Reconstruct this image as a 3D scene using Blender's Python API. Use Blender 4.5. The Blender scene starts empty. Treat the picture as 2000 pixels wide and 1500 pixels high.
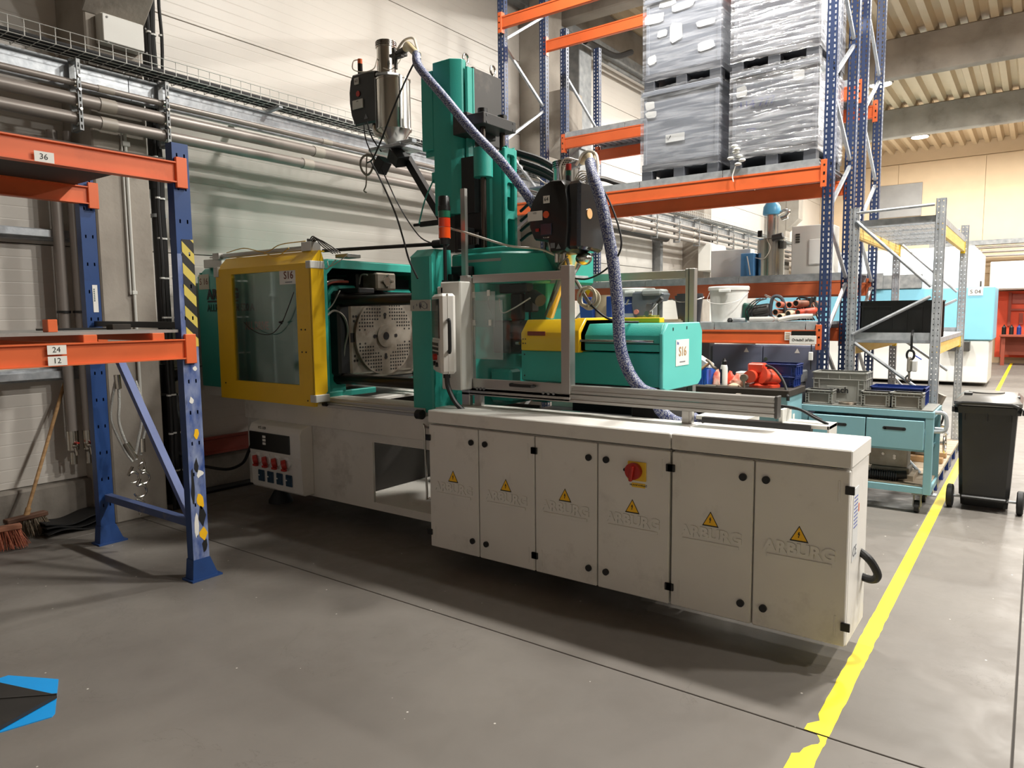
import bpy, bmesh, math, random
from mathutils import Vector, Matrix
random.seed(11)
SC = bpy.context.scene
COL = SC.collection
# ---------------------------------------------------------------- camera
cam_d = bpy.data.cameras.new('camera'); cam = bpy.data.objects.new('camera', cam_d); COL.objects.link(cam)
cam_d.sensor_width = 36.0; cam_d.lens = 25.112; cam_d.clip_end = 200; cam_d.clip_start = .05
Rm = Matrix(((0.80596095, -0.04905114, 0.58993300), (0.59188707, 0.08332391, -0.80170245), (-0.00983110, 0.99531458, 0.09618855)))
cam.matrix_world = Matrix.Translation((0, 0, 1.7)) @ Rm.to_4x4()
SC.camera = cam
# ---------------------------------------------------------------- world, exposure
SC.view_settings.view_transform = 'Standard'; SC.view_settings.look = 'None'
SC.view_settings.gamma = 1.0; SC.view_settings.use_curve_mapping = False
SC.view_settings.exposure = 0.10
W = bpy.data.worlds.new('hall_air'); SC.world = W; W.use_nodes = True
bg = W.node_tree.nodes['Background']; bg.inputs[0].default_value = (1.0, .93, .84, 1); bg.inputs[1].default_value = .20
# ---------------------------------------------------------------- high-bay lamps (light of each hanging lamp)
LAMPS = []
def lamp_light(x, y, z, watt, size=.42):
    d = bpy.data.lights.new('high_bay_light', 'AREA'); d.shape = 'DISK'; d.size = size; d.energy = watt; d.color = (1.0, .965, .90)
    o = bpy.data.objects.new('high_bay_light', d); o.location = (x, y, z - .10); COL.objects.link(o); LAMPS.append((x, y, z))
for (x, y, w) in [(-3.1, 6.0, 250), (0.2, 6.0, 400), (3.5, 6.0, 360), (-3.1, 12.1, 430), (0.2, 12.1, 420), (3.5, 12.1, 420), (-3.1, 18.2, 360), (.2, 18.2, 320),
                  (3.5, 18.2, 320), (-3.05, 24.3, 360), (.2, 24.3, 360), (3.5, 24.3, 320), (6.8, 4.6, 420), (6.8, 12.1, 300)]:
    if w: lamp_light(x, y, 6.8, w)

# ---------------------------------------------------------------- helpers
def lin(c):
    c = c / 255.0
    return c / 12.92 if c <= .04045 else ((c + .055) / 1.055) ** 2.4
def rgb(r, g, b): return (lin(r), lin(g), lin(b), 1)
def mat(name, c, rough=.5, metal=0.0, var=.08, scale=3.0, bump=0.0, bscale=40.0, c2=None, dirt=0.0, dcol=(60, 52, 44), dscale=6.0, coat=0.0, emit=0.0, alpha=1.0, stretch=None):
    m = bpy.data.materials.new(name); m.use_nodes = True
    nt = m.node_tree; N = nt.nodes; L = nt.links; bs = N['Principled BSDF']
    tc = N.new('ShaderNodeTexCoord'); mp = N.new('ShaderNodeMapping'); L.new(tc.outputs['Object'], mp.inputs[0])
    if stretch: mp.inputs['Scale'].default_value = stretch
    nz = N.new('ShaderNodeTexNoise'); nz.inputs['Scale'].default_value = scale; nz.inputs['Detail'].default_value = 6; L.new(mp.outputs[0], nz.inputs[0])
    mx = N.new('ShaderNodeMix'); mx.data_type = 'RGBA'
    a = rgb(*c); b = rgb(*(c2 or c))
    if c2 is None:
        a = tuple(v * (1 - var) for v in a[:3]) + (1,); b = tuple(min(1, v * (1 + var)) for v in b[:3]) + (1,)
    mx.inputs[6].default_value = a; mx.inputs[7].default_value = b
    rp = N.new('ShaderNodeMapRange'); rp.inputs[1].default_value = .3; rp.inputs[2].default_value = .7; L.new(nz.outputs[0], rp.inputs[0]); L.new(rp.outputs[0], mx.inputs[0])
    out = mx.outputs[2]
    if dirt > 0:
        n2 = N.new('ShaderNodeTexNoise'); n2.inputs['Scale'].default_value = dscale; n2.inputs['Detail'].default_value = 9; n2.inputs['Roughness'].default_value = .7; L.new(mp.outputs[0], n2.inputs[0])
        r2 = N.new('ShaderNodeMapRange'); r2.inputs[1].default_value = .56; r2.inputs[2].default_value = .74; r2.inputs[4].default_value = dirt; L.new(n2.outputs[0], r2.inputs[0])
        m2 = N.new('ShaderNodeMix'); m2.data_type = 'RGBA'; L.new(r2.outputs[0], m2.inputs[0]); L.new(out, m2.inputs[6]); m2.inputs[7].default_value = rgb(*dcol); out = m2.outputs[2]
    L.new(out, bs.inputs['Base Color'])
    bs.inputs['Roughness'].default_value = rough; bs.inputs['Metallic'].default_value = metal
    if coat: bs.inputs['Coat Weight'].default_value = coat; bs.inputs['Coat Roughness'].default_value = .08
    if emit: L.new(out, bs.inputs['Emission Color']); bs.inputs['Emission Strength'].default_value = emit
    if alpha < 1: bs.inputs['Alpha'].default_value = alpha
    if bump > 0:
        n3 = N.new('ShaderNodeTexNoise'); n3.inputs['Scale'].default_value = bscale; n3.inputs['Detail'].default_value = 4; L.new(mp.outputs[0], n3.inputs[0])
        bp = N.new('ShaderNodeBump'); bp.inputs['Strength'].default_value = bump; bp.inputs['Distance'].default_value = .01; L.new(n3.outputs[0], bp.inputs['Height']); L.new(bp.outputs[0], bs.inputs['Normal'])
    return m
def clear_mat(name, tint=(1, 1, 1), gloss=.12, rough=.05, haze=0.0):
    m = bpy.data.materials.new(name); m.use_nodes = True; nt = m.node_tree; N = nt.nodes; L = nt.links
    N.remove(N['Principled BSDF']); o = N['Material Output']
    t = N.new('ShaderNodeBsdfTransparent'); t.inputs[0].default_value = tint + (1,)
    g = N.new('ShaderNodeBsdfGlossy'); g.inputs['Roughness'].default_value = rough
    d = N.new('ShaderNodeBsdfDiffuse'); d.inputs[0].default_value = (.75, .76, .76, 1)
    f = N.new('ShaderNodeFresnel'); f.inputs[0].default_value = 1.45
    s = N.new('ShaderNodeMath'); s.operation = 'MULTIPLY_ADD'; s.inputs[1].default_value = .5; s.inputs[2].default_value = 0.0; L.new(f.outputs[0], s.inputs[0])
    m1 = N.new('ShaderNodeMixShader'); m1.inputs[0].default_value = haze; L.new(t.outputs[0], m1.inputs[1]); L.new(d.outputs[0], m1.inputs[2])
    m2 = N.new('ShaderNodeMixShader'); L.new(s.outputs[0], m2.inputs[0]); L.new(m1.outputs[0], m2.inputs[1]); L.new(g.outputs[0], m2.inputs[2]); L.new(m2.outputs[0], o.inputs[0])
    return m

class MB:
    def __init__(s): s.b = bmesh.new()
    def _post(s, vs, bev):
        if bev > 0:
            es = set()
            for v in vs:
                for e in v.link_edges: es.add(e)
            bmesh.ops.bevel(s.b, geom=list(es), offset=bev, segments=1, affect='EDGES', profile=.5)
    def box(s, x0, x1, y0, y1, z0, z1, bev=0.0):
        if x0 > x1: x0, x1 = x1, x0
        if y0 > y1: y0, y1 = y1, y0
        if z0 > z1: z0, z1 = z1, z0
        M = Matrix.Translation(((x0 + x1) / 2, (y0 + y1) / 2, (z0 + z1) / 2)) @ Matrix.Diagonal((x1 - x0, y1 - y0, z1 - z0, 1))
        r = bmesh.ops.create_cube(s.b, size=1, matrix=M); s._post(r['verts'], bev); return s
    def obox(s, c, size, rot, bev=0.0):
        M = Matrix.Translation(c) @ rot.to_4x4() @ Matrix.Diagonal((size[0], size[1], size[2], 1))
        r = bmesh.ops.create_cube(s.b, size=1, matrix=M); s._post(r['verts'], bev); return s
    def bar(s, p, q, w, h, bev=0.0):
        p = Vector(p); q = Vector(q); d = q - p; L = d.length; d.normalize()
        up = Vector((0, 0, 1)) if abs(d.z) < .95 else Vector((0, 1, 0))
        x = d.cross(up).normalized(); z = x.cross(d)
        R = Matrix((x, d, z)).transposed()
        return s.obox((p + q) / 2, (w, L, h), R, bev)
    def cyl(s, p, q, r, r2=None, seg=16, cap=True):
        p = Vector(p); q = Vector(q); d = q - p
        R = d.to_track_quat('Z', 'Y').to_matrix().to_4x4()
        bmesh.ops.create_cone(s.b, cap_ends=cap, segments=seg, radius1=r, radius2=r if r2 is None else r2, depth=d.length, matrix=Matrix.Translation((p + q) / 2) @ R); return s
    def sph(s, c, r, sc=(1, 1, 1), seg=16):
        bmesh.ops.create_uvsphere(s.b, u_segments=seg, v_segments=max(6, seg // 2), radius=r, matrix=Matrix.Translation(c) @ Matrix.Diagonal((sc[0], sc[1], sc[2], 1))); return s
    def tube(s, pts, r, seg=8, n=6, closed=False, rf=None):
        P = [Vector(p) for p in pts]
        if n > 1 and len(P) > 2:
            Q = []
            m = len(P)
            rng = range(m) if closed else range(m - 1)
            for i in rng:
                p0 = P[(i - 1) % m] if (closed or i > 0) else P[0] * 2 - P[1]
                p1 = P[i]; p2 = P[(i + 1) % m]; p3 = P[(i + 2) % m] if (closed or i + 2 < m) else P[-1] * 2 - P[-2]
                for k in range(n):
                    t = k / n
                    Q.append(.5 * ((2 * p1) + (-p0 + p2) * t + (2 * p0 - 5 * p1 + 4 * p2 - p3) * t * t + (-p0 + 3 * p1 - 3 * p2 + p3) * t ** 3))
            if not closed: Q.append(P[-1])
            P = Q
        m = len(P); rings = []; nrm = None
        for i in range(m):
            a = P[(i - 1) % m] if (closed or i > 0) else P[i]; b = P[(i + 1) % m] if (closed or i < m - 1) else P[i]
            t = (b - a).normalized()
            if nrm is None:
                nrm = t.cross(Vector((0, 0, 1)));
                if nrm.length < .1: nrm = t.cross(Vector((1, 0, 0)))
            nrm = (nrm - t * nrm.dot(t)).normalized(); bn = t.cross(nrm)
            rr = r * (rf(i / max(1, m - 1)) if rf else 1)
            rings.append([s.b.verts.new(P[i] + (nrm * math.cos(2 * math.pi * k / seg) + bn * math.sin(2 * math.pi * k / seg)) * rr) for k in range(seg)])
        for i in range(m if closed else m - 1):
            A = rings[i]; B = rings[(i + 1) % m]
            for k in range(seg): s.b.faces.new((A[k], A[(k + 1) % seg], B[(k + 1) % seg], B[k]))
        if not closed: s.b.faces.new(rings[0][::-1]); s.b.faces.new(rings[-1])
        return s
    def prism(s, pts, axis, a, b, bev=0.0):
        def f(p, t): return {'x': (t, p[0], p[1]), 'y': (p[0], t, p[1]), 'z': (p[0], p[1], t)}[axis]
        A = [s.b.verts.new(f(p, a)) for p in pts]; B = [s.b.verts.new(f(p, b)) for p in pts]; n = len(pts)
        fs = [s.b.faces.new(A[::-1]), s.b.faces.new(B)]
        for i in range(n): fs.append(s.b.faces.new((A[i], A[(i + 1) % n], B[(i + 1) % n], B[i])))
        if bev > 0: s._post(A + B, bev)
        return s
    def lathe(s, c, prof, seg=24, axis='z'):
        rings = []
        for (r, z) in prof:
            ring = []
            for k in range(seg):
                a = 2 * math.pi * k / seg; u = math.cos(a) * max(r, 1e-4); v = math.sin(a) * max(r, 1e-4)
                o = {'z': (u, v, z), 'y': (u, z, v), 'x': (z, u, v)}[axis]
                ring.append(s.b.verts.new((c[0] + o[0], c[1] + o[1], c[2] + o[2])))
            rings.append(ring)
        for A, B in zip(rings, rings[1:]):
            for k in range(seg): s.b.faces.new((A[k], A[(k + 1) % seg], B[(k + 1) % seg], B[k]))
        s.b.faces.new(rings[0][::-1]); s.b.faces.new(rings[-1]); return s
    def loft(s, rings):
        R = [[s.b.verts.new(p) for p in r] for r in rings]; n = len(R[0])
        for A, B in zip(R, R[1:]):
            for k in range(n): s.b.faces.new((A[k], A[(k + 1) % n], B[(k + 1) % n], B[k]))
        s.b.faces.new(R[0][::-1]); s.b.faces.new(R[-1]); return s
    def plate(s, o, u, w, z0, z1, t, nrm, cols, hw, hh, pitch, zs=None, ze=None):
        """perforated vertical plate: o=(x,y) corner, u=unit dir, cols=hole centres along u"""
        o = Vector((o[0], o[1], 0)); u = Vector((u[0], u[1], 0)); nn = Vector((nrm[0], nrm[1], 0)) * t
        def q(a, b, c, d):
            p = [o + u * a, o + u * b, o + u * b + nn, o + u * a + nn]
            xs = [v.x for v in p]; ys = [v.y for v in p]
            s.box(min(xs), max(xs), min(ys), max(ys), c, d)
        e = [0]
        for c in cols: e += [c - hw / 2, c + hw / 2]
        e.append(w)
        for i in range(0, len(e), 2): q(e[i], e[i + 1], z0, z1)
        zs = z0 if zs is None else zs; ze = z1 if ze is None else ze
        for c in cols:
            z = z0; k = zs + pitch / 2
            while k < ze:
                q(c - hw / 2, c + hw / 2, z, k - hh / 2); z = k + hh / 2; k += pitch
            q(c - hw / 2, c + hw / 2, z, z1)
        return s
    def each(s, name, m, parent=None, kind=None, label=None):
        """build every loose piece as an object of its own"""
        s.b.verts.ensure_lookup_table(); seen = set(); out = []
        for v in list(s.b.verts):
            if v in seen: continue
            st = [v]; isl = []; seen.add(v)
            while st:
                a = st.pop(); isl.append(a)
                for e in a.link_edges:
                    o = e.other_vert(a)
                    if o not in seen: seen.add(o); st.append(o)
            n = MB(); mp = {a: n.b.verts.new(a.co) for a in isl}
            for f in {f for a in isl for f in a.link_faces}: n.b.faces.new([mp[x] for x in f.verts])
            out.append(n.build(name, m, parent, kind, label))
        s.b.free(); return out
    def build(s, name, m, parent=None, kind=None, label=None, smooth=True):
        bmesh.ops.recalc_face_normals(s.b, faces=s.b.faces[:])
        me = bpy.data.meshes.new(name); s.b.to_mesh(me); s.b.free()
        if smooth:
            me.shade_smooth(); me.set_sharp_from_angle(angle=math.radians(32))
        return put(name, me, m, parent, kind, label)
def root_of(o):
    while o.parent: o = o.parent
    return o
def put(name, me, m, parent=None, kind=None, label=None):
    o = bpy.data.objects.new(name, me); COL.objects.link(o)
    for x in (m if isinstance(m, (list, tuple)) else [m]): me.materials.append(x)
    if parent:
        me.transform(Matrix.Translation(-Vector(root_of(parent).location))); o.parent = parent
    if kind: o['kind'] = kind
    if label: o['label'] = label
    return o
def thing(name, label, cat, loc=(0, 0, 0), group=None):
    o = bpy.data.objects.new(name, None); o.location = loc; COL.objects.link(o); o.empty_display_size = .1
    o['label'] = label; o['category'] = cat
    if group: o['group'] = group
    return o
def tag(o, label, cat, group=None):
    o['label'] = label; o['category'] = cat
    if group: o['group'] = group
    # origin to the base centre
    me = o.data; xs = [v.co for v in me.vertices]
    c = Vector(((min(v.x for v in xs) + max(v.x for v in xs)) / 2, (min(v.y for v in xs) + max(v.y for v in xs)) / 2, min(v.z for v in xs)))
    me.transform(Matrix.Translation(-c)); o.location = o.location + c
    return o
def struct(o): o['kind'] = 'structure'; return o
def clone(root, loc, label, group=None, rz=None):
    r = root.copy(); COL.objects.link(r); r.location = loc; r['label'] = label
    if rz is not None: r.rotation_euler = (0, 0, rz)
    if group: r['group'] = group
    for ch in list(root.children):
        c = ch.copy(); COL.objects.link(c); c.parent = r
        for g in ch.children:
            d = g.copy(); COL.objects.link(d); d.parent = c
    return r
def text(name, body, size, loc, m, parent=None, face='-y', ext=.0006, bold=0.0, align='CENTER', rot=0.0, sx=1.0, label=None):
    cu = bpy.data.curves.new(name, 'FONT'); cu.body = body; cu.size = size; cu.extrude = ext; cu.align_x = align; cu.align_y = 'CENTER'; cu.offset = bold; cu.resolution_u = 3
    t = bpy.data.objects.new(name, cu); COL.objects.link(t)
    bpy.context.view_layer.update()
    me = bpy.data.meshes.new_from_object(t.evaluated_get(bpy.context.evaluated_depsgraph_get()))
    bpy.data.objects.remove(t); bpy.data.curves.remove(cu)
    me.materials.clear()
    R = Matrix.Rotation(math.pi / 2, 4, 'X')
    if face == '+x': R = Matrix.Rotation(math.pi / 2, 4, 'Z') @ R
    if face == 'z': R = Matrix.Identity(4)
    me.transform(Matrix.Translation(loc) @ R @ Matrix.Rotation(rot, 4, 'Z') @ Matrix.Diagonal((sx, 1, 1, 1)))
    return put(name, me, m, parent, None, label)

# ---------------------------------------------------------------- materials
cream = mat('cream_paint', (222, 219, 213), .42, var=.04, dirt=.25, dcol=(120, 108, 92), dscale=3.5)
creamd = mat('cream_paint_worn', (214, 210, 202), .5, var=.06, dirt=.45, dcol=(110, 96, 80), dscale=2.5)
green = mat('turquoise_green_paint', (52, 164, 150), .38, var=.05, bump=.15, bscale=180, dirt=.18, dcol=(20, 90, 76), dscale=4)
green_lit = mat('turquoise_green_lit', (98, 200, 192), .35, var=.04)  # paler copy of the green, lamplight on the end cover put into colour
yellow = mat('machine_yellow', (238, 190, 26), .35, var=.05, dirt=.15, dcol=(150, 110, 30))
orange = mat('rack_orange', (226, 106, 56), .42, var=.08, dirt=.2, dcol=(150, 60, 35), dscale=5)
blue = mat('rack_blue', (40, 56, 92), .45, var=.1, dirt=.2, dcol=(24, 36, 70))
blueL = mat('rack_blue_bright', (32, 66, 122), .42, var=.12, dirt=.3, dcol=(20, 40, 90), dscale=9)
galv = mat('galvanised_steel', (198, 202, 206), .42, metal=.45, c2=(162, 167, 173), scale=14, bump=.1)
galvd = mat('galvanised_dull', (150, 152, 152), .55, metal=.5, c2=(118, 121, 124), scale=9)
alu = mat('aluminium_profile', (188, 186, 182), .34, metal=.8, var=.05)
steel = mat('stainless_steel', (190, 186, 178), .22, metal=1.0, var=.08, scale=2)
steeld = mat('machined_steel', (152, 146, 136), .42, metal=.6, c2=(122, 112, 98), scale=7, dirt=.55, dcol=(120, 66, 34), dscale=5)
dark = mat('black_steel', (34, 34, 35), .45, metal=.3, var=.2)
darkg = mat('dark_grey_steel', (70, 68, 66), .45, metal=.4, var=.12, dirt=.3, dcol=(120, 112, 100))
blk = mat('black_plastic', (16, 16, 17), .35, var=.1)
blkg = mat('gloss_black_plastic', (9, 9, 10), .34, var=.1, coat=.15)
rub = mat('black_rubber', (24, 24, 25), .6, var=.15)
white = mat('white_plastic', (226, 226, 222), .45, var=.03)
whitep = mat('white_paper', (232, 230, 224), .7, var=.02)
greyp = mat('light_grey_plastic', (205, 204, 198), .45, var=.04)
crateg = mat('crate_grey', (150, 150, 144), .5, var=.06)
crategi = mat('crate_grey_panel', (118, 112, 104), .6, var=.08)
crateb = mat('crate_blue', (24, 50, 120), .42, var=.08)
turq = mat('trolley_turquoise', (126, 172, 182), .42, var=.05, dirt=.2, dcol=(90, 120, 130), dscale=6)
redp = mat('red_plastic', (176, 40, 30), .4, var=.06)
orangel = mat('orange_lens', (230, 80, 24), .2, var=.12, coat=.5)
greenlens = mat('green_lens', (16, 96, 70), .25, var=.1, coat=.4)
vred = mat('vise_red', (214, 74, 48), .4, var=.1, dirt=.2, dcol=(120, 50, 36))
wood = mat('worn_wood', (188, 150, 104), .7, c2=(150, 114, 76), scale=5, stretch=(1, 1, 8), bump=.3)
woodb = mat('pallet_board', (176, 162, 142), .75, c2=(146, 130, 110), scale=4, stretch=(1, 8, 8), bump=.3)
woody = mat('beam_yellow', (226, 196, 120), .6, c2=(222, 182, 96), scale=5, stretch=(8, 1, 8))
woodbk = mat('bench_top_black', (54, 46, 38), .7, c2=(36, 30, 26), scale=6, dirt=.4, dcol=(110, 84, 58))
concrete = mat('column_concrete', (164, 156, 146), .85, c2=(136, 129, 120), scale=2.2, bump=.25, bscale=25, dirt=.4, dcol=(108, 100, 92), dscale=2.2)
concd = mat('plinth_concrete', (140, 133, 124), .85, c2=(112, 106, 98), scale=3, bump=.3, bscale=30, dirt=.5, dcol=(70, 64, 58), dscale=3)
pipeg = mat('grey_pipe', (140, 132, 126), .38, metal=.2, var=.07)
pipel = mat('pale_pipe', (196, 192, 184), .5, var=.05)
ink = mat('black_ink', (22, 22, 24), .6, var=.02)
inkg = mat('grey_ink', (120, 122, 126), .6, var=.02)
inkgold = mat('dull_gold_ink', (176, 140, 96), .6, var=.02)
inkbrown = mat('brown_ink', (110, 52, 36), .6, var=.02)
inkgreen = mat('dark_green_ink', (20, 62, 56), .6, var=.05)
inkblue = mat('blue_ink', (70, 80, 150), .6, var=.05)
warn = mat('warning_yellow', (246, 190, 26), .5, var=.03)
switchy = mat('switch_yellow', (232, 190, 50), .45, var=.05)
navy = mat('navy_cabinet', (116, 122, 144), .45, var=.06)
cyan = mat('pale_blue_cover', (132, 198, 222), .4, var=.03)
bin_m = mat('bin_dark', (38, 38, 38), .38, var=.25, scale=3, dirt=.3, dcol=(74, 72, 68), dscale=3)
binl = mat('bin_lid', (92, 90, 86), .3, var=.1, dirt=.2, dcol=(130, 126, 118))
rope = mat('wire_rope', (184, 184, 180), .45, metal=.4, var=.15, bump=.6, bscale=120)
tan = mat('tan_hose', (214, 196, 158), .45, var=.08)
clear_w = mat('milky_tube', (222, 214, 200), .3, var=.04)
redm = mat('orange_red_mat', (206, 74, 44), .7, var=.06)
screen = mat('dark_screen', (34, 44, 50), .15, var=.1, coat=.5)
plex = clear_mat('acrylic_sheet', (.95, .98, .98), haze=.006)
plexd = clear_mat('smoked_acrylic', (.80, .85, .85), haze=.03)
plexw = clear_mat('frosted_acrylic', (.9, .92, .92), haze=.22)
glassm = clear_mat('glass_tube', (.97, .98, .98), haze=.08)

def braid_mat():
    m = mat('braided_blue_sleeve', (96, 104, 140), .5, var=.1)
    nt = m.node_tree; N = nt.nodes; L = nt.links; bs = N['Principled BSDF']
    tc = N['Texture Coordinate']; v = N.new('ShaderNodeTexVoronoi'); v.inputs['Scale'].default_value = 120; v.feature = 'F1'
    L.new(tc.outputs['Object'], v.inputs[0])
    r = N.new('ShaderNodeMapRange'); r.inputs[1].default_value = .25; r.inputs[2].default_value = .6; L.new(v.outputs[0], r.inputs[0])
    mx = N.new('ShaderNodeMix'); mx.data_type = 'RGBA'; L.new(r.outputs[0], mx.inputs[0]); mx.inputs[6].default_value = rgb(176, 180, 188); mx.inputs[7].default_value = rgb(48, 58, 110)
    L.new(mx.outputs[2], bs.inputs['Base Color'])
    bp = N.new('ShaderNodeBump'); bp.inputs['Strength'].default_value = .5; bp.inputs['Distance'].default_value = .003; L.new(v.outputs[0], bp.inputs['Height']); L.new(bp.outputs[0], bs.inputs['Normal'])
    return m
braid = braid_mat()
def stripes_mat(name, ca, cb, scale, rotY, worn=None, wornamt=.3, axis=(1, 0, 1)):
    m = mat(name, ca, .5, var=.03); nt = m.node_tree; N = nt.nodes; L = nt.links; bs = N['Principled BSDF']
    tc = N['Texture Coordinate']; sp = N.new('ShaderNodeSeparateXYZ'); L.new(tc.outputs['Object'], sp.inputs[0])
    a = N.new('ShaderNodeMath'); a.operation = 'ADD'
    L.new(sp.outputs[0 if axis[0] else 1], a.inputs[0]); L.new(sp.outputs[2], a.inputs[1])
    s = N.new('ShaderNodeMath'); s.operation = 'MULTIPLY'; s.inputs[1].default_value = scale; L.new(a.outputs[0], s.inputs[0])
    f = N.new('ShaderNodeMath'); f.operation = 'FRACT'; L.new(s.outputs[0], f.inputs[0])
    g = N.new('ShaderNodeMath'); g.operation = 'GREATER_THAN'; g.inputs[1].default_value = .5; L.new(f.outputs[0], g.inputs[0])
    mx = N.new('ShaderNodeMix'); mx.data_type = 'RGBA'; L.new(g.outputs[0], mx.inputs[0]); mx.inputs[6].default_value = rgb(*ca); mx.inputs[7].default_value = rgb(*cb); out = mx.outputs[2]
    L.new(out, bs.inputs['Base Color']); return m
hazard = stripes_mat('hazard_tape', (206, 186, 84), (24, 22, 22), 7.5, 0, axis=(0, 1, 1))
wornblue = mat('scraped_blue', (30, 66, 138), .5, c2=(140, 152, 184), scale=7, dirt=.8, dcol=(40, 38, 40), dscale=9, stretch=(1, 2.5, 1))
# ================================================================ SETTING
def floor_mat():
    m = mat('floor_concrete', (124, 119, 113), .42, c2=(108, 103, 98), scale=.9, dirt=.35, dcol=(104, 97, 90), dscale=1.6)
    nt = m.node_tree; N = nt.nodes; L = nt.links; bs = N['Principled BSDF']
    tc = N['Texture Coordinate']
    n = N.new('ShaderNodeTexNoise'); n.inputs['Scale'].default_value = 5; n.inputs['Detail'].default_value = 10; n.inputs['Roughness'].default_value = .65; n.inputs['Distortion'].default_value = .6
    L.new(tc.outputs['Object'], n.inputs[0])
    r = N.new('ShaderNodeMapRange'); r.inputs[1].default_value = .3; r.inputs[2].default_value = .75; r.inputs[3].default_value = .34; r.inputs[4].default_value = .62
    L.new(n.outputs[0], r.inputs[0]); L.new(r.outputs[0], bs.inputs['Roughness'])
    bs.inputs['Specular IOR Level'].default_value = .28
    # hairline scuffs and small pale specks
    v = N.new('ShaderNodeTexVoronoi'); v.inputs['Scale'].default_value = 7; v.feature = 'F1'; L.new(tc.outputs['Object'], v.inputs[0])
    lt = N.new('ShaderNodeMath'); lt.operation = 'LESS_THAN'; lt.inputs[1].default_value = .035; L.new(v.outputs[0], lt.inputs[0])
    old = bs.inputs['Base Color'].links[0].from_socket
    mx = N.new('ShaderNodeMix'); mx.data_type = 'RGBA'; L.new(lt.outputs[0], mx.inputs[0]); L.new(old, mx.inputs[6]); mx.inputs[7].default_value = rgb(205, 200, 192)
    n2 = N.new('ShaderNodeTexNoise'); n2.inputs['Scale'].default_value = 1.3; n2.inputs['Detail'].default_value = 12; n2.inputs['Roughness'].default_value = .6; n2.inputs['Distortion'].default_value = 1.2
    L.new(tc.outputs['Object'], n2.inputs[0])
    a = N.new('ShaderNodeMath'); a.operation = 'SUBTRACT'; a.inputs[1].default_value = .40; L.new(n2.outputs[0], a.inputs[0])
    b = N.new('ShaderNodeMath'); b.operation = 'ABSOLUTE'; L.new(a.outputs[0], b.inputs[0])
    c = N.new('ShaderNodeMath'); c.operation = 'LESS_THAN'; c.inputs[1].default_value = .0016; L.new(b.outputs[0], c.inputs[0])
    m2 = N.new('ShaderNodeMix'); m2.data_type = 'RGBA'; d = N.new('ShaderNodeMath'); d.operation = 'MULTIPLY'; d.inputs[1].default_value = .45; L.new(c.outputs[0], d.inputs[0]); L.new(d.outputs[0], m2.inputs[0])
    L.new(mx.outputs[2], m2.inputs[6]); m2.inputs[7].default_value = rgb(84, 78, 72); L.new(m2.outputs[2], bs.inputs['Base Color'])
    return m
floorm = floor_mat()
fl = MB().box(-6.6, 24, -5, 30, -.25, -.012).build('floor', mat('floor_joint', (70, 65, 60), .8)); struct(fl)
xs = [-6.6, -6.0, 0.0, 6.0, 12.0, 18.0, 24.0]; ys = [-5, -3.07, 2.93, 8.93, 14.93, 20.93, 26.93, 30]
for i in range(len(xs) - 1):
    for j in range(len(ys) - 1):
        g = .004
        MB().box(xs[i] + g, xs[i + 1] - g, ys[j] + g, ys[j + 1] - g, -.012, 0, .002).build('slab', floorm, fl)
# painted line, with worn edges near the photographer
ylm = mat('line_yellow', (240, 216, 34), .5, var=.04, dirt=.25, dcol=(190, 168, 60), dscale=12)
b = MB()
def strip(pts_l, pts_r):
    A = [b.b.verts.new((x, y, .0012)) for x, y in pts_l]; B = [b.b.verts.new((x, y, .0012)) for x, y in pts_r]
    for i in range(len(A) - 1): b.b.faces.new((A[i], B[i], B[i + 1], A[i + 1]))
yy = [2.935 + .05 * k for k in range(0, 30)] + [4.5 + .5 * k for k in range(0, 50)]
strip([(-.672 + (random.uniform(-.003, .003) if y < 4.4 else 0) + (.014 if 3.0 < y < 3.05 else 0) + (-.02 if 2.93 < y < 2.99 else 0), y) for y in yy], [(-.597 + (random.uniform(-.003, .003) if y < 4.4 else 0), y) for y in yy])
yl = [2.925, 2.90, 2.88, 2.86, 2.84, 2.80, 2.76, 2.74, 2.70, 2.5, 2.0, 1.0, -2]
ll = [-.64, -.625, -.618, -.62, -.64, -.66, -.665, -.69, -.688, -.69, -.685, -.69, -.69]
strip([(x, y) for x, y in zip(ll, yl)], [(-.598 + random.uniform(-.003, .002), y) for y in yl])
struct(b.build('floor_line', ylm, smooth=False))

# ---- left wall: sandwich panels between concrete columns
def panel_mat(name, c, horiz='z', pitch=.1):
    m = mat(name, c, .45, var=.03, scale=1.2); nt = m.node_tree; N = nt.nodes; L = nt.links; bs = N['Principled BSDF']
    tc = N['Texture Coordinate']; sp = N.new('ShaderNodeSeparateXYZ'); L.new(tc.outputs['Object'], sp.inputs[0])
    a = N.new('ShaderNodeMath'); a.operation = 'DIVIDE'; a.inputs[1].default_value = pitch; L.new(sp.outputs[2], a.inputs[0])
    f = N.new('ShaderNodeMath'); f.operation = 'FRACT'; L.new(a.outputs[0], f.inputs[0])
    p = N.new('ShaderNodeMath'); p.operation = 'PINGPONG'; p.inputs[1].default_value = .5; L.new(f.outputs[0], p.inputs[0])
    r = N.new('ShaderNodeMapRange'); r.inputs[1].default_value = 0; r.inputs[2].default_value = .06; L.new(p.outputs[0], r.inputs[0])
    bp = N.new('ShaderNodeBump'); bp.inputs['Strength'].default_value = .35; bp.inputs['Distance'].default_value = .004; L.new(r.outputs[0], bp.inputs['Height']); L.new(bp.outputs[0], bs.inputs['Normal'])
    return m
wallm = panel_mat('wall_panel_white', (206, 200, 192))
wl = MB().box(-6.75, -6.66, -5, 30, 0, 7.1).build('wall_left', mat('panel_joint_dark', (96, 90, 84), .8)); struct(wl)
joints = [.34, 1.23, 2.31, 3.39, 4.47, 5.55, 6.42]
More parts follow.
